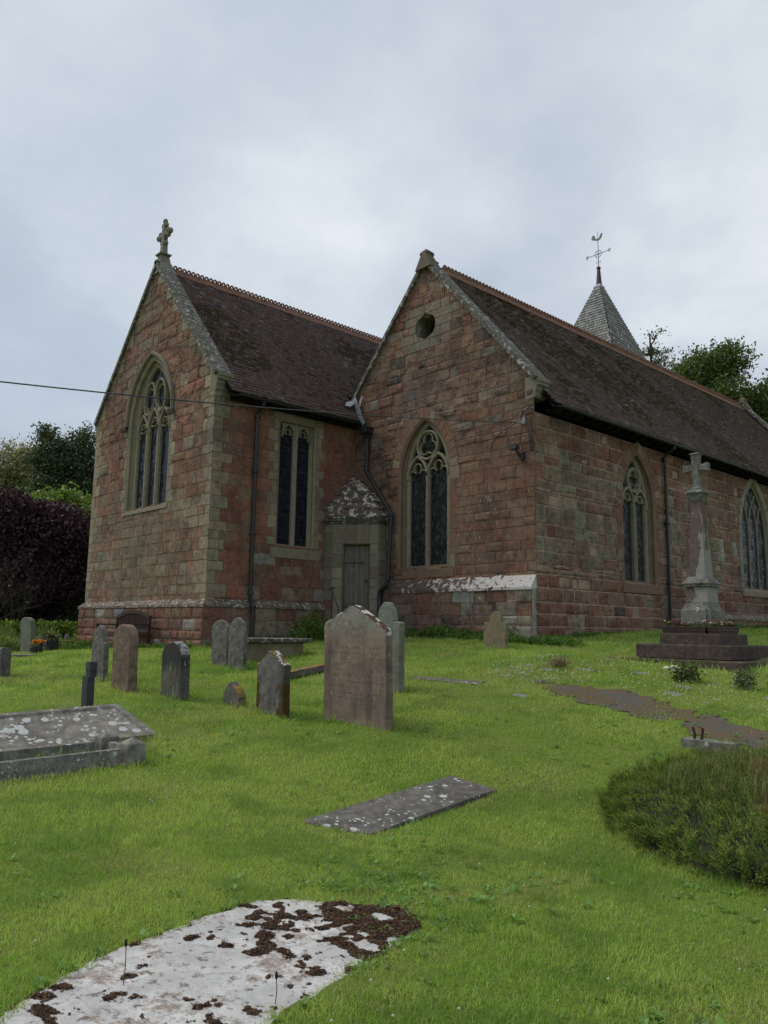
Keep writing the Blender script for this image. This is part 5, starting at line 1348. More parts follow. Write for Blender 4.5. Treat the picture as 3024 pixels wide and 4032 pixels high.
mb = MB(); mb.sq(mx_, my_, [(4.25, .085), (4.31, .08), (4.33, .058), (4.62, .056), (4.80, .062), (4.93, .072), (4.95, .072)])
mb.sq(mx_, my_, [(4.948, .085), (4.965, .09), (4.985, .06)])
for s in (-1, 1):
    mb.loft([[(mx_+s*x, my_+y*k, 4.70+z*k) for y, z in ((-.045, -.055), (.045, -.055), (.045, .055), (-.045, .055))] for x, k in ((.05, 1), (.17, 1.05), (.215, 1.4), (.235, 1.4))][::s], (.15, .15, .13))
mb.build('cross', mmg, t); ob(mx_, my_, 1.27, 1.27)
# planters with bedding flowers on the top step
pm = mat_plain('dark_planter', (.06, .035, .03), .6, .25, 8)
def flowers(name, x0, x1, y0, y1, z, n, cols, parent, rad=.022, seed=1, h=.08):
    rr = np.random.RandomState(seed); V = []; F = []; C = []
    for i in range(n):
        cx, cy, cz = rr.uniform(x0, x1), rr.uniform(y0, y1), z+rr.uniform(.3, 1)*h; col = cols[rr.randint(len(cols))]
        for p in range(6):
            a = p*1.047+rr.rand(); d = np.array([math.cos(a), math.sin(a), rr.uniform(-.2, .5)])*rad*rr.uniform(.7, 1.2); e = np.array([-math.sin(a), math.cos(a), 0])*rad*.5; b = len(V); c = np.array([cx, cy, cz])
            V += [c, c+d*.6+e, c+d, c+d*.6-e]; F.append([b, b+1, b+2, b+3]); C += [np.array(col)*rr.uniform(.8, 1.1)]*4
    return build_np(name, np.array(V), np.array(F), np.array(C), M['petal'], parent)
def foliage(name, x0, x1, y0, y1, z, n, size, col, parent, seed=1, h=.1, col2=None, mat=None):
    rr = np.random.RandomState(seed); c = np.stack([rr.uniform(x0, x1, n), rr.uniform(y0, y1, n), z+rr.uniform(0, 1, n)**1.2*h], 1)
    V, F, C = leafcards(c, size, np.array(col), rr, col2)
    return build_np(name, V, F, C, mat or M['leaf'], parent)
def leafcards(c, size, col, rr, col2=None, up=.3, var=.35, asp=.55):
    n = len(c); d = rr.normal(size=(n, 3)); d[:, 2] += up; d /= np.linalg.norm(d, axis=1)[:, None]
    e = np.cross(d, rr.normal(size=(n, 3))); e /= np.linalg.norm(e, axis=1)[:, None]; s = (size*rr.uniform(.6, 1.3, n))[:, None]
    V = np.stack([c, c+d*s*.5+e*s*asp*.5, c+d*s, c+d*s*.5-e*s*asp*.5], 1).reshape(-1, 3); F = np.arange(4*n).reshape(n, 4)
    k = rr.uniform(1-var, 1+var, (n, 1)); C = col[None]*k
    if col2 is not None: t_ = (rr.rand(n, 1) < .3); C = np.where(t_, np.array(col2)[None]*k, C)
    return V, F, np.repeat(C, 4, 0)
M['petal'] = mat_leaf('petal', .6, .3, .2); M['leaf'] = mat_leaf('leaf', .5, .35, .35); M['leaf_dark'] = mat_leaf('leaf_dark', .6, .2, .25)
def planter(label, x0, y0, x1, y1, seed, cols):
    z = 1.60; t = thing('planter', label, 'planter', ((x0+x1)/2, (y0+y1)/2, z), 'flower troughs on the memorial step')
    mb = MB(); e = .02; rg = [[(x0+e*k, y0+e*k, zz), (x1-e*k, y0+e*k, zz), (x1-e*k, y1-e*k, zz), (x0+e*k, y1-e*k, zz)] for zz, k in ((z, 1.3), (z+.045, .9), (z+.05, .6), (z+.10, .3), (z+.105, -.2), (z+.125, -.2))]
    mb.loft(rg, (.06, .035, .03)); mb.build('trough', pm, t)
    foliage('foliage', x0+.03, x1-.03, y0+.03, y1-.03, z+.10, 500, .04, (.05, .09, .025), t, seed, .07, (.12, .05, .03))
    flowers('flowers', x0+.02, x1-.02, y0+.02, y1-.02, z+.13, 26, cols, t, .034, seed, .10)
planter('long brown flower trough across the front of the memorial cross', mx_-.54, my_-.545, mx_+.30, my_-.33, 4, [(.7, .68, .62), (.55, .06, .14), (.45, .02, .02)])
planter('brown flower trough with white and red blooms at the right corner of the memorial', mx_+.32, my_-.54, mx_+.54, my_+.30, 5, [(.75, .73, .68), (.75, .73, .68), (.45, .02, .03)])

# ------------------------------------------------------------------ small things in the lawn
def clump(name, label, cat, x, y, parts):
    z = g(x, y); t = thing(name, label, cat, (x, y, z)); parts(t, x, y, z); return t
def _dead(t, x, y, z):
    rr = np.random.RandomState(2); mb = MB()
    for i in range(70):
        a = rr.uniform(0, 6.28); r0 = rr.uniform(0, .12); L = rr.uniform(.10, .26); l = rr.uniform(.3, 1.3)
        p = (x+r0*math.cos(a)*1.4, y+r0*math.sin(a)*1.4, z+.02); q = (p[0]+math.cos(a)*L*.35*l, p[1]+math.sin(a)*L*.35*l, z+L*.8); s_ = (q[0]+math.cos(a)*L*.4*l, q[1]+math.sin(a)*L*.4*l, q[2]-L*.25)
        mb.tube([p, q, s_], [.006, .006, .003], 4, vary((.30, .24, .13), .3))
    mb.build('dry_stems', M['leaf'], t)
clump('dried_flowers', 'clump of dried straw coloured flower stems in the lawn', 'dead plant', 2.58, -2.85, _dead)
def _wf(t, x, y, z):
    foliage('foliage', x-.16, x+.20, y-.14, y+.14, z, 420, .07, (.07, .11, .03), t, 5, .26, (.15, .13, .08)); flowers('flowers', x-.26, x-.02, y-.16, y+.06, z+.10, 30, [(.75, .75, .73)], t, .045, 6, .13); flowers('dry_flowers', x+.05, x+.22, y-.1, y+.1, z+.18, 8, [(.25, .2, .18)], t, .03, 7, .08)
clump('flower_bunch', 'bunch of white flowers with leafy stems lying on a small plaque', 'flowers', 4.72, -2.62, _wf)
def _gs(t, x, y, z):
    foliage('foliage', x-.14, x+.14, y-.12, y+.12, z+.03, 500, .045, (.085, .12, .06), t, 8, .22); flowers('flowers', x-.12, x+.12, y-.1, y+.1, z+.2, 6, [(.6, .6, .4)], t, .012, 9, .06)
clump('small_shrub', 'small grey green potted shrub on the lawn near the right edge', 'shrub', 5.60, -2.55, _gs)
mb = MB(); mb.tube([(5.98, -2.60, g(5.98, -2.6)-.05), (5.98, -2.60, g(5.98, -2.6)+.14), (5.98, -2.6, g(5.98, -2.6)+.17)], [.03, .028, .02], 7, (.12, .09, .07)); o = mb.build('wooden_stake', M['wood']); recentre(o); tag(o, 'short weathered stake beside the small shrub at the right', 'stake')
PLQ = [(1.99, -2.94, 'pale flat plaque left of the dried flower clump'), (2.50, -3.10, 'flat plaque half hidden under the dried flower clump'), (3.88, -2.45, 'flat grey plaque in front of the memorial steps'), (3.05, -2.75, 'small grassed over plaque between two brown hollows'), (4.86, -2.98, 'flat plaque in front of the white flower bunch'), (4.96, -3.45, 'pale plaque nearest the path among clover'), (6.15, -2.9, 'flat plaque at the foot of the short stake'), (3.35, -4.95, 'dark plaque just below the path end')]
for x, y, lb in PLQ:
    P = [(x-.13, y-.085), (x+.13, y-.085), (x+.13, y+.085), (x-.13, y+.085)]
    poly_slab('flat_plaque', lb, P, 0, .06, HS['pale_green'], cat='plaque', group='small memorial plaques set in the lawn', jit=.003, zf=planefit(P, .006)); ob(x, y, .15, .10)
# dark soil ring round the plaques comes from sparse grass (see OBST)
# kerb block with two rusty stubs behind the bush
zb = g(6.3, -5.4)
t = thing('broken_kerb', 'broken kerb block with two rusty stubs behind the heather bush', 'grave kerb', (6.4, -5.4, zb))
mb = MB(); mb.box((6.14, -5.60, zb-.1), (6.72, -5.36, zb+.075), jit=.012); mb.build('block', HS['kerb'], t)
for dx, k in ((0, 1), (.085, -1)):
    mb = MB(); mb.tube([(6.26+dx-.02*k*0, -5.5, zb+.08), (6.27+dx, -5.5, zb+.13), (6.245+dx if k > 0 else 6.28+dx, -5.5, zb+.215)], .017, 6, (.06, .03, .02)); mb.build('rusty_stub', M['wood'], t)
# handrail by the turret door
hb = (-5.25, -1.62); zb = g(*hb)
mb = MB(); P = [(hb[0], hb[1], zb), (hb[0], hb[1], zb+.95)]
mb.tube(P, .016, 6); mb.tube([(hb[0]+.14, hb[1]+.12, zb), (hb[0]+.13, hb[1]+.11, zb+.75), (hb[0], hb[1], zb+1.25)], .014, 6); mb.tube([(hb[0], hb[1], zb), (hb[0], hb[1], zb+1.25), (hb[0]-.05, hb[1], zb+1.31), (hb[0]-.10, hb[1], zb+1.28), (hb[0]-.08, hb[1], zb+1.23)], .016, 6); mb.tube([(hb[0], hb[1], zb+1.25), (hb[0]+.05, hb[1], zb+1.31), (hb[0]+.10, hb[1], zb+1.28)], .014, 6)
o = mb.build('handrail', M['iron']); recentre(o); tag(o, 'black iron handrail with a scrolled top beside the turret door', 'handrail')

# bench
t = thing('garden_bench', 'dark wooden garden bench with curved back against the chancel plinth', 'bench', (-9.5, -5.25, g(-9.5, -5.25)))
zb = WL[t.name][2]; bx0, bx1, yb_, yf_ = -10.45, -8.55, -5.0, -5.55
for x in (bx0, bx1):
    mb = MB(); mb.box((x-.035, yf_-.035, zb-.02), (x+.035, yf_+.035, zb+.62)); mb.build('leg', M['wood'], t)
    mb = MB(); mb.box((x-.035, yb_-.035, zb-.02), (x+.035, yb_+.035, zb+.88)); mb.build('leg', M['wood'], t)
    mb = MB(); mb.box((x-.05, yf_-.07, zb+.62), (x+.05, yb_, zb+.655)); mb.build('armrest', M['wood'], t)
mb = MB()
for k in range(6): mb.box((bx0+.02, yf_+.01+k*.088, zb+.42), (bx1-.02, yf_+.08+k*.088, zb+.445))
mb.box((bx0, yf_-.02, zb+.33), (bx1, yf_+.02, zb+.415)); mb.build('seat', M['wood'], t)
mb = MB(); xm = (bx0+bx1)/2
ns = 24; top = lambda x: zb+.84+.17*(1-((x-xm)/((bx1-bx0)/2))**2)
for k in range(1, ns): x = bx0+(bx1-bx0)*k/ns; mb.box((x-.022, yb_-.015, zb+.50), (x+.022, yb_+.012, top(x)-.02))
for k in range(ns):
    x0 = bx0+(bx1-bx0)*k/ns; x1 = bx0+(bx1-bx0)*(k+1)/ns; r = lambda x: [(x, yb_-.03, top(x)-.07), (x, yb_+.02, top(x)-.07), (x, yb_+.02, top(x)+.02), (x, yb_-.03, top(x)+.02)]
    mb.loft([r(x0), r(x1)])
mb.box((bx0, yb_-.02, zb+.46), (bx1, yb_+.02, zb+.53)); mb.build('backrest', M['wood'], t)

# floodlight and cable bracket on the aisle gable
mb = MB(); mb.box((-.50, -.34, 5.74), (-.28, -.20, 5.82)); mb.box((-.49, -.335, 5.80), (-.29, -.21, 5.84)); mb.tube([(-.36, -.02, 5.62), (-.34, -.12, 5.60), (-.34, -.22, 5.70), (-.36, -.26, 5.76)], .03, 6); mb.box((-.40, -.10, 5.52), (-.26, -.03, 5.68)); o = mb.build('floodlight', M['iron']); recentre(o); tag(o, 'small black floodlight fixed to the right gable near its corner', 'floodlight')
mb = MB()
mb.tube([(-.30, -.10, 6.50), (-.20, -.12, 6.66), (-.05, -.10, 6.72), (.0, -.09, 6.60), (-.01, -.08, 6.3), (-.03, -.06, 5.95), (-.05, -.06, 5.72)], .016, 7)
mb.tube([(-1.25, -.06, 5.90), (-1.15, -.08, 6.08), (-.85, -.11, 6.30), (-.45, -.12, 6.42), (-.2, -.11, 6.34), (-.08, -.09, 6.10), (-.05, -.07, 5.72)], .014, 7)
mb.tube([(-.04, -.05, 6.0), (-.055, -.05, 5.70)], .026, 7)
mb.tube([(-.34, -.08, 6.25), (-.33, -.05, 5.72)], .006, 4)
o = mb.build('cable_loop', M['iron']); recentre(o); tag(o, 'looped black service cable clipped to the right gable above the floodlight', 'cable')
mb = MB(); mb.box((-.32, -.10, 6.36), (-.20, -.07, 6.42)); mb.loft([[(-.29, -.11, 6.40), (-.19, -.11, 6.40), (-.22, -.11, 6.56)], [(-.29, -.06, 6.40), (-.19, -.06, 6.40), (-.22, -.06, 6.56)]]); o = mb.build('cable_bracket', M['lead']); recentre(o); tag(o, 'grey metal bracket holding the overhead cable on the right gable', 'bracket')
# overhead line
A_ = Vector((-.38, -.14, 6.40)); B_ = Vector((-9.0, -13.2, 7.40)); pts = []
K = Vector((-.854, -11.249, 5.047)); 
for i in range(41):
    s = i/40; p = A_.lerp(K, s*1.25) if True else A_; pts.append(p+Vector((0, 0, -.15*4*s*(1-s))))
CABLE = pts
mb = MB(); mb.tube(pts, .011, 6); o = mb.build('overhead_cable', M['iron']); recentre(o); tag(o, 'thin black overhead cable running from the left edge to the right gable', 'cable')

# pots with flowers at the far left
for (x, y, cl_, lb, c2) in ((-9.91, -7.34, (.75, .32, .02), 'black grave vase of orange flowers, nearer of two', 1), (-10.65, -6.95, (.75, .30, .02), 'black grave vase of orange flowers, farther of two', 1), (-12.8, -5.92, (.30, .03, .03), 'square dark vase with dark red flowers', 0)):
    z = g(x, y); t = thing('flower_vase', lb, 'vase', (x, y, z), 'flower vases on far graves')
    mb = MB(); mb.sq(x, y, [(z-.02, .045 if c2 else .17), (z+(.20 if c2 else .32), .065 if c2 else .17)], n=10 if c2 else 4); mb.build('vase', M['iron'] if c2 else HS['post'], t)
    flowers('flowers', x-.09, x+.09, y-.09, y+.09, z+(.20 if c2 else .34), 26, [cl_, tuple(min(1, v*1.25) for v in cl_)], t, .06, 3, .14)
    if not c2: foliage('foliage', x-.2, x+.2, y-.2, y+.2, z+.3, 160, .08, (.05, .08, .03), t, 4, .2)
for x, y, lb in ((-11.0, -7.0, 'small square black pot between the far flower vases'), (-13.6, -6.2, 'flat grey memorial tablet beside the square dark vase'), (-8.9, -8.0, 'pale flat stone nearest the orange flower vases')):
    z = g(x, y); mb = MB(); hh = .14 if 'pot' in lb else .05; w = .08 if 'pot' in lb else .26
    mb.sq(x, y, [(z-.02, w), (z+hh, w*1.05)]); o = mb.build('grave_pot' if 'pot' in lb else 'flat_plaque', M['iron'] if 'pot' in lb else HS['pale_green']); recentre(o); tag(o, lb, 'pot' if 'pot' in lb else 'plaque')

# boundary wall at the left
def brickwall(label, p, q, zb, zt, th, copingcol):
    t = thing('boundary_wall', label, 'wall', (p[0], p[1], zb)); L = math.hypot(q[0]-p[0], q[1]-p[1]); ux, uy = (q[0]-p[0])/L, (q[1]-p[1])/L; nx, ny = uy, -ux
    mb = MB(); f = lambda u, z, d: (p[0]+ux*u+nx*d, p[1]+uy*u+ny*d, z)
    wallface(mb, f, zb, zt, lambda z: 0.0, lambda z: L, [], lambda u, z, r: (vary(pick(r, [(3, (.16, .085, .065)), (2, (.15, .11, .09))]), .2, r), 'n'), seed=41, hb=(.07, .09), wb=(.2, .26), joint=.004)
    mb.build('brickwork', HS['brick'], t)
    mb = MB(); V = [f(0, zt, .04), f(L, zt, .04), f(L, zt, -th), f(0, zt, -th)]; mb.loft([V, [(a, b, c+.06) for a, b, c in V]], copingcol); mb.box((min(p[0], q[0]), 0, 0), (min(p[0], q[0])+.001, .001, .001)) if False else None
    mb.build('coping', HS['chest'], t)
brickwall('low brick boundary wall with pale coping behind the far weeds', (-17.6, -9.5), (-16.6, -2.6), .5, 1.36, .25, (.35, .33, .28))

# weeds along the walls and tall nettles at the far left
def stuffcards(name, label, pts, size, col, col2, seed, mat, up=.8, asp=.4):
    rr = np.random.RandomState(seed); V, F, C = leafcards(np.array(pts), size, np.array(col), rr, col2, up, .35, asp)
    o = build_np(name, V, F, C, mat); tag(o, label, 'weeds', kind='stuff'); return o
rr = np.random.RandomState(20); P = []
def strip(x0, y0, x1, y1, w, h, n):
    s = rr.rand(n); x = x0+(x1-x0)*s+rr.uniform(-w, w, n); y = y0+(y1-y0)*s+rr.uniform(-w, w, n); k = fbm(x*1.6, y*1.6+5, 3); z = G(x, y)+rr.rand(n)*h*np.clip((k-.25)*2, .1, 1)
    P.extend(np.stack([x, y, z], 1).tolist())
strip(-4.6, -.50, -.6, -.45, .28, .30, 9000); strip(-.6, -.5, 1.3, -.5, .25, .18, 2600); strip(.25, -.3, .3, 3.0, .12, .12, 900); strip(-5.6, -1.9, -5.0, -2.6, .45, .75, 3200); strip(-8.4, -5.2, -6.3, -5.1, .2, .16, 2000); strip(-13.5, -5.1, -10.5, -5.1, .3, .3, 3000); strip(.4, 5.2, .4, 12, .2, .2, 1200); strip(-6.0, -4.6, -5.9, -2, .15, .2, 1200)
stuffcards('wall_weeds', 'low green weeds growing along the foot of the church walls', P, .075, (.075, .14, .028), (.14, .23, .04), 21, M['leaf'])
P = []
strip(-16.5, -9.5, -15.2, -3.6, .9, .85, 16000); strip(-13.8, -10, -13.2, -6.6, .5, .45, 6000); strip(-14.8, -5.9, -14.0, -4.6, .4, .35, 2500)
stuffcards('tall_weeds', 'pale tall grass and nettles in front of the boundary wall', P, .16, (.16, .22, .07), (.26, .30, .10), 22, M['leaf'], 1.6, .22)
# ivy on the wall top
P = []; strip(-17.0, -6.0, -16.6, -3.0, .3, .0, 2600); P = [(a, b, 1.32+rr.rand()*.3-(.5*rr.rand() if rr.rand() < .3 else 0)) for a, b, c in P]
rr2 = np.random.RandomState(23); V, F, C = leafcards(np.array(P), .14, np.array([.22, .32, .05]), rr2, (.12, .2, .03)); o = build_np('ivy', V, F, C, M['leaf']); recentre(o); tag(o, 'bright green ivy spilling over the boundary wall near the chancel', 'climbing plant')
# fern by the turret
def fern(x, y, label, s=1.0, n=9):
    z = g(x, y); t = thing('fern', label, 'fern', (x, y, z)); rr = random.Random(int(abs(x*10))); mb = MB()
    for i in range(n):
        a = rr.uniform(0, 6.28); L = s*rr.uniform(.5, .8); e = rr.uniform(.9, 1.3)
        for k in range(12):
            s_ = k/12; px = x+math.cos(a)*L*s_*math.cos(e); py = y+math.sin(a)*L*s_*math.cos(e); pz = z+L*s_*math.sin(e)-.18*L*s_*s_
            w = .13*s*(1-s_)*(.5+min(1, s_*4)*.5)
            for sd in (-1, 1):
                q = (px-math.sin(a)*w*sd+math.cos(a)*.03, py+math.cos(a)*w*sd+math.sin(a)*.03, pz+.01); mb.add([(px, py, pz), (px+math.cos(a)*.022*s, py+math.sin(a)*.022*s, pz+.02*s), q], [(0, 1, 2)], vary((.10, .17, .03), .2))
    mb.build('fronds', M['leaf'], t)
fern(-4.9, -2.35, 'bright green fern by the turret door behind the large headstone', 1.15)

#@@PLANTS
# ------------------------------------------------------------------ lawn blades, clover, broad leaves
M['grass'] = mat_leaf('grass', .5, .38, .3)
rng = np.random.RandomState(77)
HEAD = math.atan2(c_f.y, c_f.x)
def sample(r0, r1, dens, spread=.64):
    n = int(spread*(r1*r1-r0*r0)*dens); r = np.sqrt(rng.uniform(r0*r0, r1*r1, n)); a = HEAD+rng.uniform(-spread, spread, n)
    return CAM[0]+r*np.cos(a), CAM[1]+r*np.sin(a), r
xs, ys, rs = [], [], []
for r0, r1, d_ in ((2.4, 4.5, 8500), (4.5, 6.5, 6500), (6.5, 9, 4200), (9, 12, 2600), (12, 16, 1500), (16, 22, 800), (22, 32, 380)):
    a, b, c = sample(r0, r1, d_); xs.append(a); ys.append(b); rs.append(c)
x, y, r = map(np.concatenate, (xs, ys, rs))
def edgejit(x, y, k=6, a=.17): return x+(fbm(x*k, y*k, 3)-.5)*a, y+(fbm(x*k+7, y*k+3, 3)-.5)*a
ex_, ey_ = edgejit(x, y)
keep = ~inpoly(ex_, ey_, [(p[0]+(7.15-p[0])*.06, p[1]+(-12-p[1])*.05) for p in WHITE]) & ~inpoly(ex_, ey_, [(p[0]+(5.27-p[0])*.05, p[1]+(-9.1-p[1])*.015) for p in DARKS]) & ~inpoly(x, y, CH_FOOT)
jx = x+(fbm(x*3, y*3, 4)-.5)*.7; jy = y+(fbm(x*3+9, y*3+5, 4)-.5)*.7
pth = inpoly(jx, jy, PATH); keep &= ~(pth & (rng.rand(len(x)) > .03+.8*np.clip((fbm(x*2.1, y*2.1, 4)-.54)*5, 0, .7)))
near = np.full(len(x), 9.0)
for cx, cy, hx, hy in OBST:
    dx = np.abs(x-cx)-hx; dy = np.abs(y-cy)-hy; dd = np.hypot(np.maximum(dx, 0), np.maximum(dy, 0)); dd = np.where((dx < 0) & (dy < 0), -1, dd); keep &= dd > 0; near = np.minimum(near, dd)
for (x0, x1, y0, y1) in ((1.9, 2.8, -13.3, -10.5), (1.0, 1.86, -13.9, -9.98)):
    dx = np.maximum(x0-x, x-x1); dy = np.maximum(y0-y, y-y1); dd = np.where((dx < 0) & (dy < 0), -1, np.hypot(np.maximum(dx, 0), np.maximum(dy, 0)))
    if x0 < 1.5: keep &= dd > 0
    else: keep &= (dd > 0) | ((x > 2.10) & (x < 2.55) & (rng.rand(len(x)) < .5))
    near = np.minimum(near, np.maximum(dd, 0.02))
pat = fbm(x*.9+3, y*.9+8, 4); pat2 = fbm(x*2.6, y*2.6+4, 4); thin = fbm(x*1.7+21, y*1.7+2, 4)
keep &= rng.rand(len(x)) < np.clip(1.15-np.clip((thin-.52)*6, 0, 1)*.6, 0, 1)
x, y, r, near, pat, pat2 = (q[keep] for q in (x, y, r, near, pat, pat2)); n = len(x)
h = (.012+.030*pat+.026*pat2)*rng.uniform(.5, 1.5, n); h *= 1+np.clip((r-6)/30, 0, .35)
tall = (near < .09); h = np.where(tall, h*rng.uniform(1.0, 2.3, n), h)
far_tuft = (fbm(x*2.3+50, y*2.3, 3) > .64); h = np.where(far_tuft, h*1.5, h)
w = np.maximum(.0032, .00052*r)*rng.uniform(.7, 1.4, n)
th = rng.uniform(0, 2*np.pi, n); lean = rng.uniform(.25, 1.35, n); ld = rng.uniform(0, 2*np.pi, n)
wx, wy = np.cos(th)*w/2, np.sin(th)*w/2; lx, ly = np.cos(ld), np.sin(ld); z = G(x, y)-.004
mx1 = .45*h*np.sin(lean*.5); mz1 = .5*h*np.cos(lean*.5); mx2 = mx1+.55*h*np.sin(lean*1.25); mz2 = mz1+.5*h*np.cos(lean*1.25)
o_ = np.ones(n)
V = np.stack([np.stack([x-wx, y-wy, z], 1), np.stack([x+wx, y+wy, z], 1), np.stack([x+wx*.8+lx*mx1, y+wy*.8+ly*mx1, z+mz1], 1), np.stack([x+lx*mx2, y+ly*mx2, z+mz2], 1), np.stack([x-wx*.8+lx*mx1, y-wy*.8+ly*mx1, z+mz1], 1)], 1)
A = np.array([.270, .410, .068]); B = np.array([.375, .480, .110]); D_ = np.array([.125, .240, .040]); S_ = np.array([.50, .44, .22])
t1 = np.clip((pat-.40)*5, 0, 1)[:, None]; C = A*(1-t1)+B*t1
t2 = np.clip((pat2-.48)*6, 0, 1)[:, None]; C = C*(1-t2*.62)+D_*t2*.62
C = C*rng.uniform(.70, 1.30, (n, 1))
dry = (rng.rand(n) < .05+.30*np.clip((fbm(x*1.1+40, y*1.1, 4)-.53)*8, 0, 1)); C[dry] = S_*rng.uniform(.6, 1.1, (dry.sum(), 1))
print('blades', n)
base = np.arange(n)*5
F = np.concatenate([np.stack([base, base+1, base+2], 1), np.stack([base, base+2, base+4], 1), np.stack([base+4, base+2, base+3], 1)])
go = build_np('grass', V.reshape(-1, 3), F, np.repeat(C, 5, 0), M['grass']); tag(go, 'short green lawn grass covering the churchyard', 'grass', kind='stuff')

# clover and broad lawn leaves
def cluster_pts(n, r0, r1, spread=.62): a, b, c = [], [], []; return sample_n(n, r0, r1, spread)
def sample_n(n, r0, r1, spread=.62):
    r = r0+(r1-r0)*rng.rand(n); a = HEAD+rng.uniform(-spread, spread, n); return CAM[0]+r*np.cos(a), CAM[1]+r*np.sin(a), r
cx, cy, cr = sample_n(1500, 2.6, 11); wgt = fbm(cx*1.1+9, cy*1.1, 4)
m = (wgt > .47) & ~inpoly(cx, cy, WHITE) & ~inpoly(cx, cy, DARKS) & ~inpoly(cx, cy, [(1, -14), (2.85, -14), (2.85, -10.4), (1, -9.8)])
cx, cy = cx[m][:620], cy[m][:620]
ex = np.concatenate([rng.uniform(6.3, 7.6, 110), rng.uniform(5.9, 7.3, 50)]); ey = np.concatenate([rng.uniform(-11.25, -10.3, 110), rng.uniform(-10.9, -9.6, 50)])
mk = ~inpoly(ex, ey, DARKS); cx = np.r_[cx, ex[mk]]; cy = np.r_[cy, ey[mk]]
# along the slab edges
for a, b in zip(WHITE, WHITE[1:]+WHITE[:1]):
    for k_ in range(int(math.hypot(b[0]-a[0], b[1]-a[1])/.10)):
        t_ = rng.rand(); px, py = a[0]+(b[0]-a[0])*t_, a[1]+(b[1]-a[1])*t_; d_ = math.hypot(px-7.1, py+12.1); cx = np.r_[cx, px+(px-7.1)/d_*.03]; cy = np.r_[cy, py+(py+12.1)/d_*.03]
VV, FF, CC = [], [], []; vb = 0
for px, py in zip(cx, cy):
    nl = rng.randint(4, 9); L0 = rng.uniform(.018, .055); col = np.array([.15, .27, .055])*rng.uniform(.7, 1.35)+np.array([.01, .01, .02])*rng.rand(); zg_ = g(px, py)
    for k_ in range(nl):
        a = rng.uniform(0, 6.28); L = L0*rng.uniform(.6, 1.3); wd = L*rng.uniform(.16, .30); el = rng.uniform(.1, .9)
        u = np.array([math.cos(a)*math.cos(el), math.sin(a)*math.cos(el), math.sin(el)]); s = np.array([-math.sin(a), math.cos(a), 0]); p = np.array([px+rng.uniform(-.03, .03), py+rng.uniform(-.03, .03), zg_+.008])
        VV += [p, p+u*L*.35+s*wd, p+u*L*.75+s*wd*.8, p+u*L+np.array([0, 0, -.01]), p+u*L*.75-s*wd*.8, p+u*L*.35-s*wd]; FF.append([vb+q for q in range(6)]); vb += 6; CC += [col*rng.uniform(.85, 1.15)]*6
bl = build_np('broad_leaves', np.array(VV), np.array(FF), np.array(CC), M['leaf']); tag(bl, 'broad plantain and clover leaves growing in the lawn and round the pale slab', 'weeds', kind='stuff')
# white clover and daisy heads, a few yellow ones
fx, fy, fr_ = [], [], []
a, b, c = sample_n(330, 3.2, 18); mk = (fbm(a*.8, b*.8+3, 3) > .45); fx.append(a[mk][:150]); fy.append(b[mk][:150])
fx.append(rng.uniform(1.5, 8, 430)); fy.append(rng.uniform(-4.2, -1.8, 430)); fx.append(rng.uniform(2.0, 3.6, 130)); fy.append(rng.uniform(-4.3, -3.3, 130)); fx.append(rng.uniform(3.6, 5.0, 26)); fy.append(rng.uniform(-11.2, -10.0, 26))
fx = np.concatenate(fx); fy = np.concatenate(fy); mk = ~inpoly(fx, fy, WHITE) & ~inpoly(fx, fy, DARKS) & ~inpoly(fx, fy, PATH) & ~inpoly(fx, fy, [(1, -14), (2.85, -14), (2.85, -10.4), (1, -9.8)]); fx, fy = fx[mk], fy[mk]
VV, FF, CC = [], [], []; vb = 0
for px, py in zip(fx, fy):
    d_ = math.hypot(px-CAM[0], py-CAM[1]); s = max(.008, .0011*d_)*rng.uniform(.7, 1.25); zt_ = g(px, py)+rng.uniform(.035, .065); col = np.array([.62, .62, .58]) if rng.rand() > .07 else np.array([.62, .45, .03])
    c0 = np.array([px, py, zt_]); t = [c0+np.array([math.cos(q)*s, math.sin(q)*s, 0]) for q in (0, 1.57, 3.14, 4.71)]; VV += t+[c0+np.array([0, 0, s*.9]), c0-np.array([0, 0, s*.5])]
    for k_ in range(4): FF += [[vb+k_, vb+(k_+1) % 4, vb+4], [vb+(k_+1) % 4, vb+k_, vb+5]]
    CC += [col]*6; vb += 6
fl = build_np('clover_flowers', np.array(VV), np.array(FF), np.array(CC), M['petal']); tag(fl, 'tiny white clover and daisy heads dotted over the lawn', 'flowers', kind='stuff')
# two plantain seed heads over the pale slab
for px, py, hh, lb in ((7.06, -12.70, .17, 'tall dark plantain seed head standing over the left part of the pale slab'), (7.62, -12.25, .11, 'short dark plantain seed head at the right edge of the pale slab')):
    z0 = g(px, py); t = thing('plantain_stalk', lb, 'plant', (px, py, z0)); mb = MB(); mb.tube([(px, py, z0), (px+.008, py, z0+hh*.6), (px+.002, py, z0+hh)], .0022, 5, (.09, .08, .04)); mb.build('stem', M['leaf'], t)
    mb = MB(); mb.tube([(px+.002, py, z0+hh-.005), (px+.001, py, z0+hh+.006), (px, py, z0+hh+.022), (px, py, z0+hh+.03)], [.003, .0075, .006, .002], 7, (.03, .022, .018)); mb.build('seed_head', M['leaf'], t)

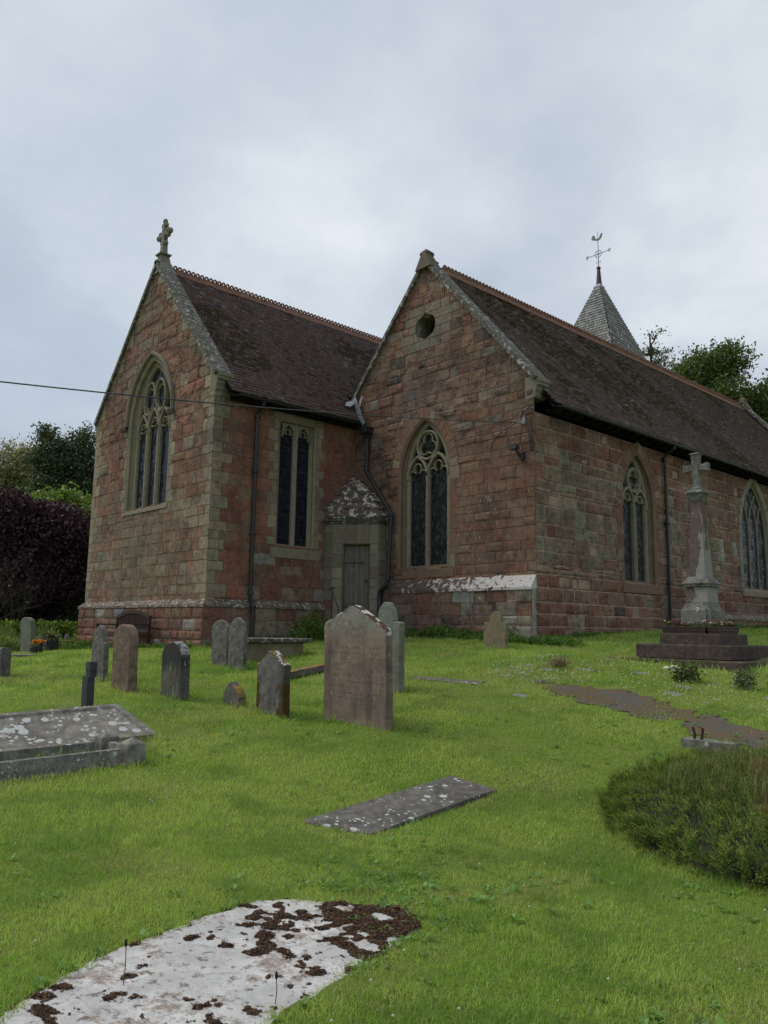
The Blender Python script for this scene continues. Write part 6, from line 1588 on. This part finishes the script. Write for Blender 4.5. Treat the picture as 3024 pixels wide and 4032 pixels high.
# ------------------------------------------------------------------ heather bush at the right
BP = [(6.42, -7.35), (6.58, -7.95), (7.05, -8.40), (7.65, -8.72), (8.4, -8.85), (9.4, -8.5), (10.2, -7.6), (10.2, -6.4), (9.2, -5.7), (8.0, -5.75), (7.0, -5.95), (6.55, -6.6)]
bc = (8.2, -7.2)
def bdist(x, y):     # 0 centre .. 1 rim
    a = np.arctan2(y-bc[1], x-bc[0]); ang = np.array([math.atan2(p[1]-bc[1], p[0]-bc[0]) for p in BP]); rad = np.array([math.hypot(p[0]-bc[0], p[1]-bc[1]) for p in BP]); o = np.argsort(ang); ang, rad = ang[o], rad[o]
    R = np.interp(a, np.r_[ang[-1]-2*np.pi, ang, ang[0]+2*np.pi], np.r_[rad[-1], rad, rad[0]]); return np.hypot(x-bc[0], y-bc[1])/R, R, a
def bheight(x, y):
    q, R, a = bdist(x, y); k = np.clip((y+8.6)/2.8, 0, 1)
    return (.40*(1-k)+.30*k)*np.sqrt(np.clip(1-q**3.5, 0, 1))*(.82+.45*fbm(x*2.2, y*2.2, 3))+.05
z0 = float(G(*bc)); t = thing('heather_bush', 'dense low heather bush with brown tips and dry grass at the right edge', 'bush', (bc[0], bc[1], z0))
# woody mound inside
mb = MB(); rings = []
for q in (1.0, .97, .93, .88, .80, .70, .60, .48, .36, .24, .12, .02):
    ring = []
    for i in range(40):
        a = 2*math.pi*i/40; _, R, _ = bdist(np.array(bc[0]+math.cos(a)), np.array(bc[1]+math.sin(a))); rr_ = float(R)*q*.93; px, py = bc[0]+math.cos(a)*rr_, bc[1]+math.sin(a)*rr_
        ring.append((px, py, g(px, py)+(0 if q == 1 else max(0, float(bheight(px, py))-.20))))
    rings.append(ring)
mb.loft(rings, (.022, .022, .010), False, True); mb.build('branches', M['leaf_dark'], t)
rr = np.random.RandomState(30); ncl = 3300; spc = 16
x = rr.uniform(6.2, 10.4, ncl*3); y = rr.uniform(-9, -5.5, ncl*3); q, R, a = bdist(x, y); mk = q < 1; x, y, q, a = x[mk][:ncl], y[mk][:ncl], q[mk][:ncl], a[mk][:ncl]
rim = rr.rand(len(x)) < .30; qn = np.where(rim, rr.uniform(.90, 1.0, len(x)), q); _, R, _ = bdist(x, y); x = bc[0]+np.cos(a)*R*qn; y = bc[1]+np.sin(a)*R*qn
hb_ = bheight(x, y)-.05; zt_ = G(x, y)+np.where(rim, rr.uniform(.35, 1, len(x))*np.maximum(hb_, .24), hb_-rr.uniform(0, .07, len(x)))
out_ = np.clip((qn-.55)/.45, 0, 1)*1.1
dn = np.stack([np.cos(a)*out_, np.sin(a)*out_, np.full(len(x), .8)], 1)+rr.normal(0, .22, (len(x), 3)); dn /= np.linalg.norm(dn, axis=1)[:, None]
csz = rr.uniform(.6, 1.35, len(x))
x, y, zt_, a, csz = (np.repeat(v_, spc) for v_ in (x, y, zt_, a, csz)); dn = np.repeat(dn, spc, 0)
d = dn+rr.normal(0, .42, dn.shape); d[:, 2] = np.abs(d[:, 2])*.9+.1; d /= np.linalg.norm(d, axis=1)[:, None]
L = rr.uniform(.04, .085, len(x))*csz; nl = 14; P0 = np.stack([x, y, zt_], 1)+rr.normal(0, .018, (len(x), 3))
s_ = np.tile(np.linspace(.05, 1, nl), (len(x), 1)); leafp = P0[:, None]+d[:, None]*(s_*L[:, None])[..., None]
rdir = rr.normal(size=(len(x), nl, 3)); rdir -= (rdir*d[:, None]).sum(-1, keepdims=True)*d[:, None]; rdir /= np.linalg.norm(rdir, axis=-1, keepdims=True)
ll = (.0115*(1.2-s_*.6))[..., None]; ldv = rdir*.75+d[:, None]*.65; sd_ = np.cross(ldv, d[:, None]); sd_ /= np.linalg.norm(sd_, axis=-1, keepdims=True)
V = np.stack([leafp-sd_*.0028, leafp+sd_*.0028, leafp+ldv*ll], 2).reshape(-1, 3); F = np.arange(len(V)).reshape(-1, 3)
br = fbm(x*1.6+3, y*1.6, 4)+.1*np.clip((y+7.6)/2, 0, 1); cb_ = np.where((br > .57)[:, None], np.array([[.17, .125, .045]]), np.array([[.092, .140, .022]])); top_ = np.repeat(rr.rand(len(x)//spc) < .35, spc); cb_[top_] = [.18, .22, .032]
cb_ = cb_*rr.uniform(.6, 1.35, (len(x), 1)); C = np.repeat(cb_, nl*3, 0)*np.tile(np.repeat(np.linspace(.9, 1.25, nl), 3), len(x))[:, None]
build_np('heather', V, F, C, M['leaf_dark'], t)
# dry grass growing through the bush
m = 2600; x = rr.uniform(7.0, 10, m); y = rr.uniform(-8.0, -5.6, m); q, R, a = bdist(x, y); mk = q < .95; x, y = x[mk], y[mk]; m = len(x); z = G(x, y)+bheight(x, y)-.05; h = rr.uniform(.10, .28, m); th = rr.uniform(0, 6.28, m); ln = rr.uniform(.1, .9, m)
b0 = np.stack([x, y, z], 1); w_ = np.stack([-np.sin(th), np.cos(th), 0*th], 1)*.0016; u1 = np.stack([np.cos(th)*np.sin(ln*.5), np.sin(th)*np.sin(ln*.5), np.cos(ln*.5)], 1)*h[:, None]*.6; u2 = u1+np.stack([np.cos(th)*np.sin(ln*1.6), np.sin(th)*np.sin(ln*1.6), np.cos(ln*1.6)], 1)*h[:, None]*.5
V = np.stack([b0-w_, b0+w_, b0+u1+w_, b0+u2, b0+u1-w_], 1).reshape(-1, 3); b5 = np.arange(m)*5; F = np.concatenate([np.stack([b5, b5+1, b5+2], 1), np.stack([b5, b5+2, b5+4], 1), np.stack([b5+4, b5+2, b5+3], 1)])
C = np.repeat(np.where(rr.rand(m, 1) < .5, np.array([[.24, .19, .10]]), np.array([[.11, .14, .04]]))*rr.uniform(.7, 1.2, (m, 1)), 5, 0); build_np('dry_grass', V, F, C, M['leaf'], t)

# ------------------------------------------------------------------ trees
bark = mat_plain('bark', (.075, .058, .045), .95, .4, 9, .9, .1)
barkp = mat_plain('pine_bark', (.17, .085, .05), .95, .4, 9, .8, .1)
barkg = mat_plain('pale_bare_twigs', (.085, .075, .06), .9, .3, 9, .3, .1)
def limb(mb, p, q, r0, r1, rr, wob=.06, n=6):
    p, q = Vector(p), Vector(q); L = (q-p).length; pts = []
    for i in range(n+1):
        s = i/n; v = p.lerp(q, s); k = L*wob*math.sin(math.pi*s); pts.append(v+Vector((rr.uniform(-k, k), rr.uniform(-k, k), rr.uniform(-k, k)*.5+L*.06*math.sin(math.pi*s))))
    mb.tube(pts, [r0+(r1-r0)*i/n for i in range(n+1)], 6, (.07, .055, .045)); return pts
def tree(name, label, base, blobs, nleaf, lsize, col, col2, trunk_r, seed, lmat=None, bmat=None, shell=.55, up=.3, group='trees around the church', droop=0, asp=.6, cat='tree', clus=0, split=None):
    rr = random.Random(seed); nr = np.random.RandomState(seed); x, y = base; z = g(x, y) if len(base) == 2 else base[2]
    t = thing(name, label, cat, (x, y, z), group)
    mb = MB(); top = max(b[2]+b[3]*.3 for b in blobs); cx = sum(b[0] for b in blobs)/len(blobs); cy = sum(b[1] for b in blobs)/len(blobs)
    tp = limb(mb, (x, y, z-.3), (cx*.7+x*.3, cy*.7+y*.3, top), trunk_r, trunk_r*.15, rr, .03, 10)
    mb.build('trunk', bmat or bark, t)
    mb = MB()
    for b in blobs:
        k = min(9, max(2, int((b[2]-b[3]*.6-z)/(top-z)*10))); s = tp[k]; e = (b[0], b[1], b[2]); limb(mb, s, e, trunk_r*.32, trunk_r*.07, rr, .10)
        for j in range(4):
            a = rr.uniform(0, 6.28); limb(mb, Vector(e).lerp(s, .25), (b[0]+math.cos(a)*b[3]*.8, b[1]+math.sin(a)*b[3]*.8, b[2]+rr.uniform(-.3, .7)*b[3]*b[4]), trunk_r*.10, trunk_r*.02, rr, .1, 4)
    mb.build('limbs', bmat or bark, t)
    V, F, C = [], [], []; tot = sum(b[3]**2 for b in blobs); cs = []
    for b in blobs:
        n_ = int(nleaf*b[3]**2/tot); d = nr.normal(size=(n_, 3)); d /= np.linalg.norm(d, axis=1)[:, None]
        lump_ = .78+.44*fbm(d[:, 0]*2.3+b[0], d[:, 1]*2.3+d[:, 2]*1.9+b[1], 3)
        rad = (shell+(1-shell)*nr.rand(n_)**.5)*lump_
        p = d*rad[:, None]*np.array([b[3], b[3], b[3]*b[4]])+np.array(b[:3])
        if clus:   # gather leaves into sprays with gaps between
            c0 = p[nr.randint(0, n_, max(4, n_//clus))]; p = c0[nr.randint(0, len(c0), n_)]+nr.normal(0, lsize*1.4, (n_, 3))*np.array([1, 1, .7])
        if droop: p[:, 2] -= nr.rand(n_)**2*droop
        cs.append(p)
    c = np.concatenate(cs); v_, f_, c_ = leafcards(c, lsize, np.array(col), nr, col2, up, .45, asp)
    build_np('crown', v_, f_, c_, lmat or M['leaf_dark'], t)
    return t
rr = random.Random(5)
# behind the aisle roof
def blobs_sphere(c, R, n, r, seed, fl=.8, zs=1):
    q = random.Random(seed); L = []
    for i in range(n):
        a = q.uniform(0, 6.28); e = math.asin(q.uniform(-.55, 1)); k = R*q.uniform(.55, .95); L.append((c[0]+k*math.cos(a)*math.cos(e), c[1]+k*math.sin(a)*math.cos(e), c[2]+k*zs*math.sin(e), r*q.uniform(.75, 1.2), fl))
    return L
cone = []
for i in range(11):
    zc = 22.0-i*1.05; w = .60+.44*i
    for k in range(1 if i < 1 else 3+i//3): a = k*6.28/(3+i//3)+i*.8; cone.append((-15.4+math.cos(a)*w*.7, 34.1+math.sin(a)*w*.7, zc-.2*rr.random(), max(.55, w*.62), .6))
tree('conifer', 'dark spiky conifer rising behind the spire and aisle ridge', (-15.4, 34.1), [(a, b, c, r_*1.15, f_) for a, b, c, r_, f_ in cone], 60000, .17, (.055, .080, .028), (.10, .11, .035), .35, 51, clus=14, shell=.3)
tree('broadleaf_tree', 'broad green tree behind the far end of the aisle roof', (-9.3, 31.6), blobs_sphere((-9.4, 31.4, 14.6), 3.5, 17, 1.35, 3) + [(-9.2, 31.5, 14.5, 2.5, .9)], 40000, .20, (.070, .110, .028), (.13, .18, .05), .4, 52, lmat=M['leaf'], clus=24, shell=.3)
tree('broadleaf_tree', 'paler loose leaved tree at the right edge beyond the aisle roof', (-5.3, 34.0), blobs_sphere((-5.3, 34.0, 13.6), 2.9, 11, 1.2, 8), 15000, .25, (.085, .12, .045), (.13, .16, .07), .3, 53, lmat=M['leaf'], clus=26)
tree('broadleaf_tree', 'small yellowish green tree between the conifer and the broad tree', (-12.9, 32.0), blobs_sphere((-12.9, 32.0, 14.2), 2.2, 8, .95, 9), 12000, .22, (.085, .105, .030), (.14, .14, .03), .25, 54, lmat=M['leaf'], clus=26)
# left background
pine = [(-32.0, -.1, 11.6, .8, .7), (-31.3, 1.8, 11.7, .9, .7), (-31.7, .5, 10.9, 1.1, .6), (-31.4, 1.3, 10.8, 1.2, .6), (-31.2, 2.1, 10.3, 1.2, .6), (-31.9, .0, 10.1, 1.1, .6), (-31.5, .9, 9.8, 1.5, .5), (-31.8, .5, 9.0, 1.3, .55), (-31.2, 2.1, 9.1, 1.4, .55), (-31.4, 1.3, 8.3, 1.5, .5), (-30.9, 2.9, 9.7, 1.1, .6), (-30.8, 3.1, 8.5, 1.3, .6), (-31.7, .9, 7.6, 1.2, .5), (-30.9, 2.6, 7.6, 1.3, .5)]
tree('pine_tree', 'tall dark pine with an uneven crown and orange trunk left of the chancel', (-31.5, .7), [(a, b, c, r_*.86, f_) for a, b, c, r_, f_ in pine], 30000, .15, (.050, .080, .036), (.085, .12, .05), .30, 55, bmat=barkp, clus=45, shell=.3)
for i, (bx, by, bz, lb) in enumerate(((-46.9, 1.6, 12.4, 'thin pale birch at the left edge of the photo'), (-46.5, 3.7, 12.6, 'thin pale birch just left of the pine'), (-44.5, 5.2, 9.6, 'pale leafy birch half hidden behind the pine'))):
    tree('birch_tree', lb, (bx, by), blobs_sphere((bx, by, bz-1.2), 1.9, 12, .9, 60+i, 1.0, 1.5), 9000, .20, (.20, .20, .10), (.32, .29, .18), .13, 61+i, lmat=M['leaf'], clus=9, shell=.2, droop=.9)
tree('copper_beech', 'dark purple copper beech filling the left background', (-21.5, -4.2), [(-20.6, -5.6, 4.9, 1.9, .8), (-20.0, -3.6, 4.6, 1.7, .9), (-19.6, -2.3, 4.4, 1.4, .9), (-21.4, -3.4, 5.0, 1.8, .7), (-19.9, -4.6, 3.2, 1.7, 1), (-19.6, -3.2, 3.2, 1.4, 1), (-21.6, -7.0, 4.4, 2.0, .9), (-20.8, -6.0, 3.0, 1.7, 1), (-20.6, -4.5, 5.3, 1.2, .7), (-20.6, -6.6, 5.7, 1.3, .8), (-20.2, -5.3, 5.75, 1.0, .8), (-20.0, -4.2, 5.5, .9, .8), (-19.8, -3.2, 5.2, .9, .8), (-19.3, -2.0, 3.1, 1.1, 1.1)], 60000, .14, (.042, .018, .026), (.105, .062, .078), .35, 56, shell=.6, up=.5)
tree('broadleaf_tree', 'bright yellow green tree between the pine and the copper beech', (-25.2, -1.2), [(-25.3, -1.9, 6.9, .9, .7), (-25.2, -1.2, 6.9, .8, .7), (-24.6, -.1, 6.5, 1.2, .8), (-24.4, .3, 5.6, 1.4, .9), (-25.3, -1.8, 5.6, 1.6, .9), (-24.3, .6, 4.4, 1.2, 1), (-24.9, -.9, 6.6, .6, .8), (-24.3, .9, 6.6, .7, .8)], 17000, .18, (.115, .185, .030), (.19, .25, .05), .22, 57, lmat=M['leaf'], shell=.5, clus=16)
tree('holly_tree', 'dark evergreen against the chancel corner under the copper beech', (-19.2, -1.6), [(-18.9, -2.0, 2.1, 1.0, 1.2), (-18.8, -1.6, 3.4, .9, 1.2), (-19.0, -2.7, 1.3, 1.1, .9), (-18.6, -3.0, .95, .7, .7)], 14000, .13, (.026, .042, .020), (.05, .085, .045), .15, 58, shell=.5)
tree('dark_yew', 'deep dark yew filling the ground level gap at the left edge', (-21.5, -8.2), [(-20.8, -7.6, 2.1, 1.9, .9), (-20.5, -5.8, 1.5, 1.6, .9), (-20.3, -4.3, 1.4, 1.5, .9), (-20.0, -3.0, 1.4, 1.3, 1), (-21.6, -9.4, 2.6, 2.2, 1)], 30000, .15, (.014, .019, .012), (.026, .036, .018), .3, 59, shell=.5)
tree('dark_yew', 'far dark yew mass closing the background behind the pine trunk', (-33, -3), [(-33, -6, 2.6, 3.0, 1), (-32, -1, 3.0, 3.0, 1), (-31, 3, 3.0, 3.0, 1), (-30, 7, 3.0, 3.0, 1), (-35, -10, 2.8, 3.2, 1)], 26000, .30, (.022, .034, .016), (.04, .06, .025), .4, 64, shell=.5)
# bare dead branches in front of the dark trees
def bare(label, base, seed, H, spread):
    rr = random.Random(seed); x, y = base; z = g(x, y); t = thing('bare_shrub', label, 'dead shrub', (x, y, z), 'bare branches under the copper beech'); mb = MB()
    def rec(p, d, L, r, k):
        q = p+d*L; pts = [p, p.lerp(q, .5)+Vector((rr.uniform(-.1, .1), rr.uniform(-.1, .1), rr.uniform(-.05, .1)))*L, q]; mb.tube(pts, [r, r*.8, r*.6], 4, (.1, .09, .07))
        if k == 0: return
        for i in range(rr.choice((2, 3, 3))):
            dd = (d+Vector((rr.uniform(-.6, .6), rr.uniform(-.9, .9)*spread, rr.uniform(-.35, .55)))).normalized(); rec(q if i < 2 else pts[1], dd, L*rr.uniform(.55, .85), r*.58, k-1)
    for i in range(4): rec(Vector((x, y, z)), Vector((rr.uniform(-.3, .3), rr.uniform(-1, 1)*spread, rr.uniform(.8, 1.4))).normalized(), H*.32, .017, 5)
    mb.build('branches', barkg, t)
bare('pale bare branched shrub at the left edge below the copper beech', (-17.6, -6.6), 3, 4.2, .9)
bare('pale bare branched shrub nearer the chancel below the copper beech', (-18.2, -5.0), 9, 3.0, 1.0)
print('done')
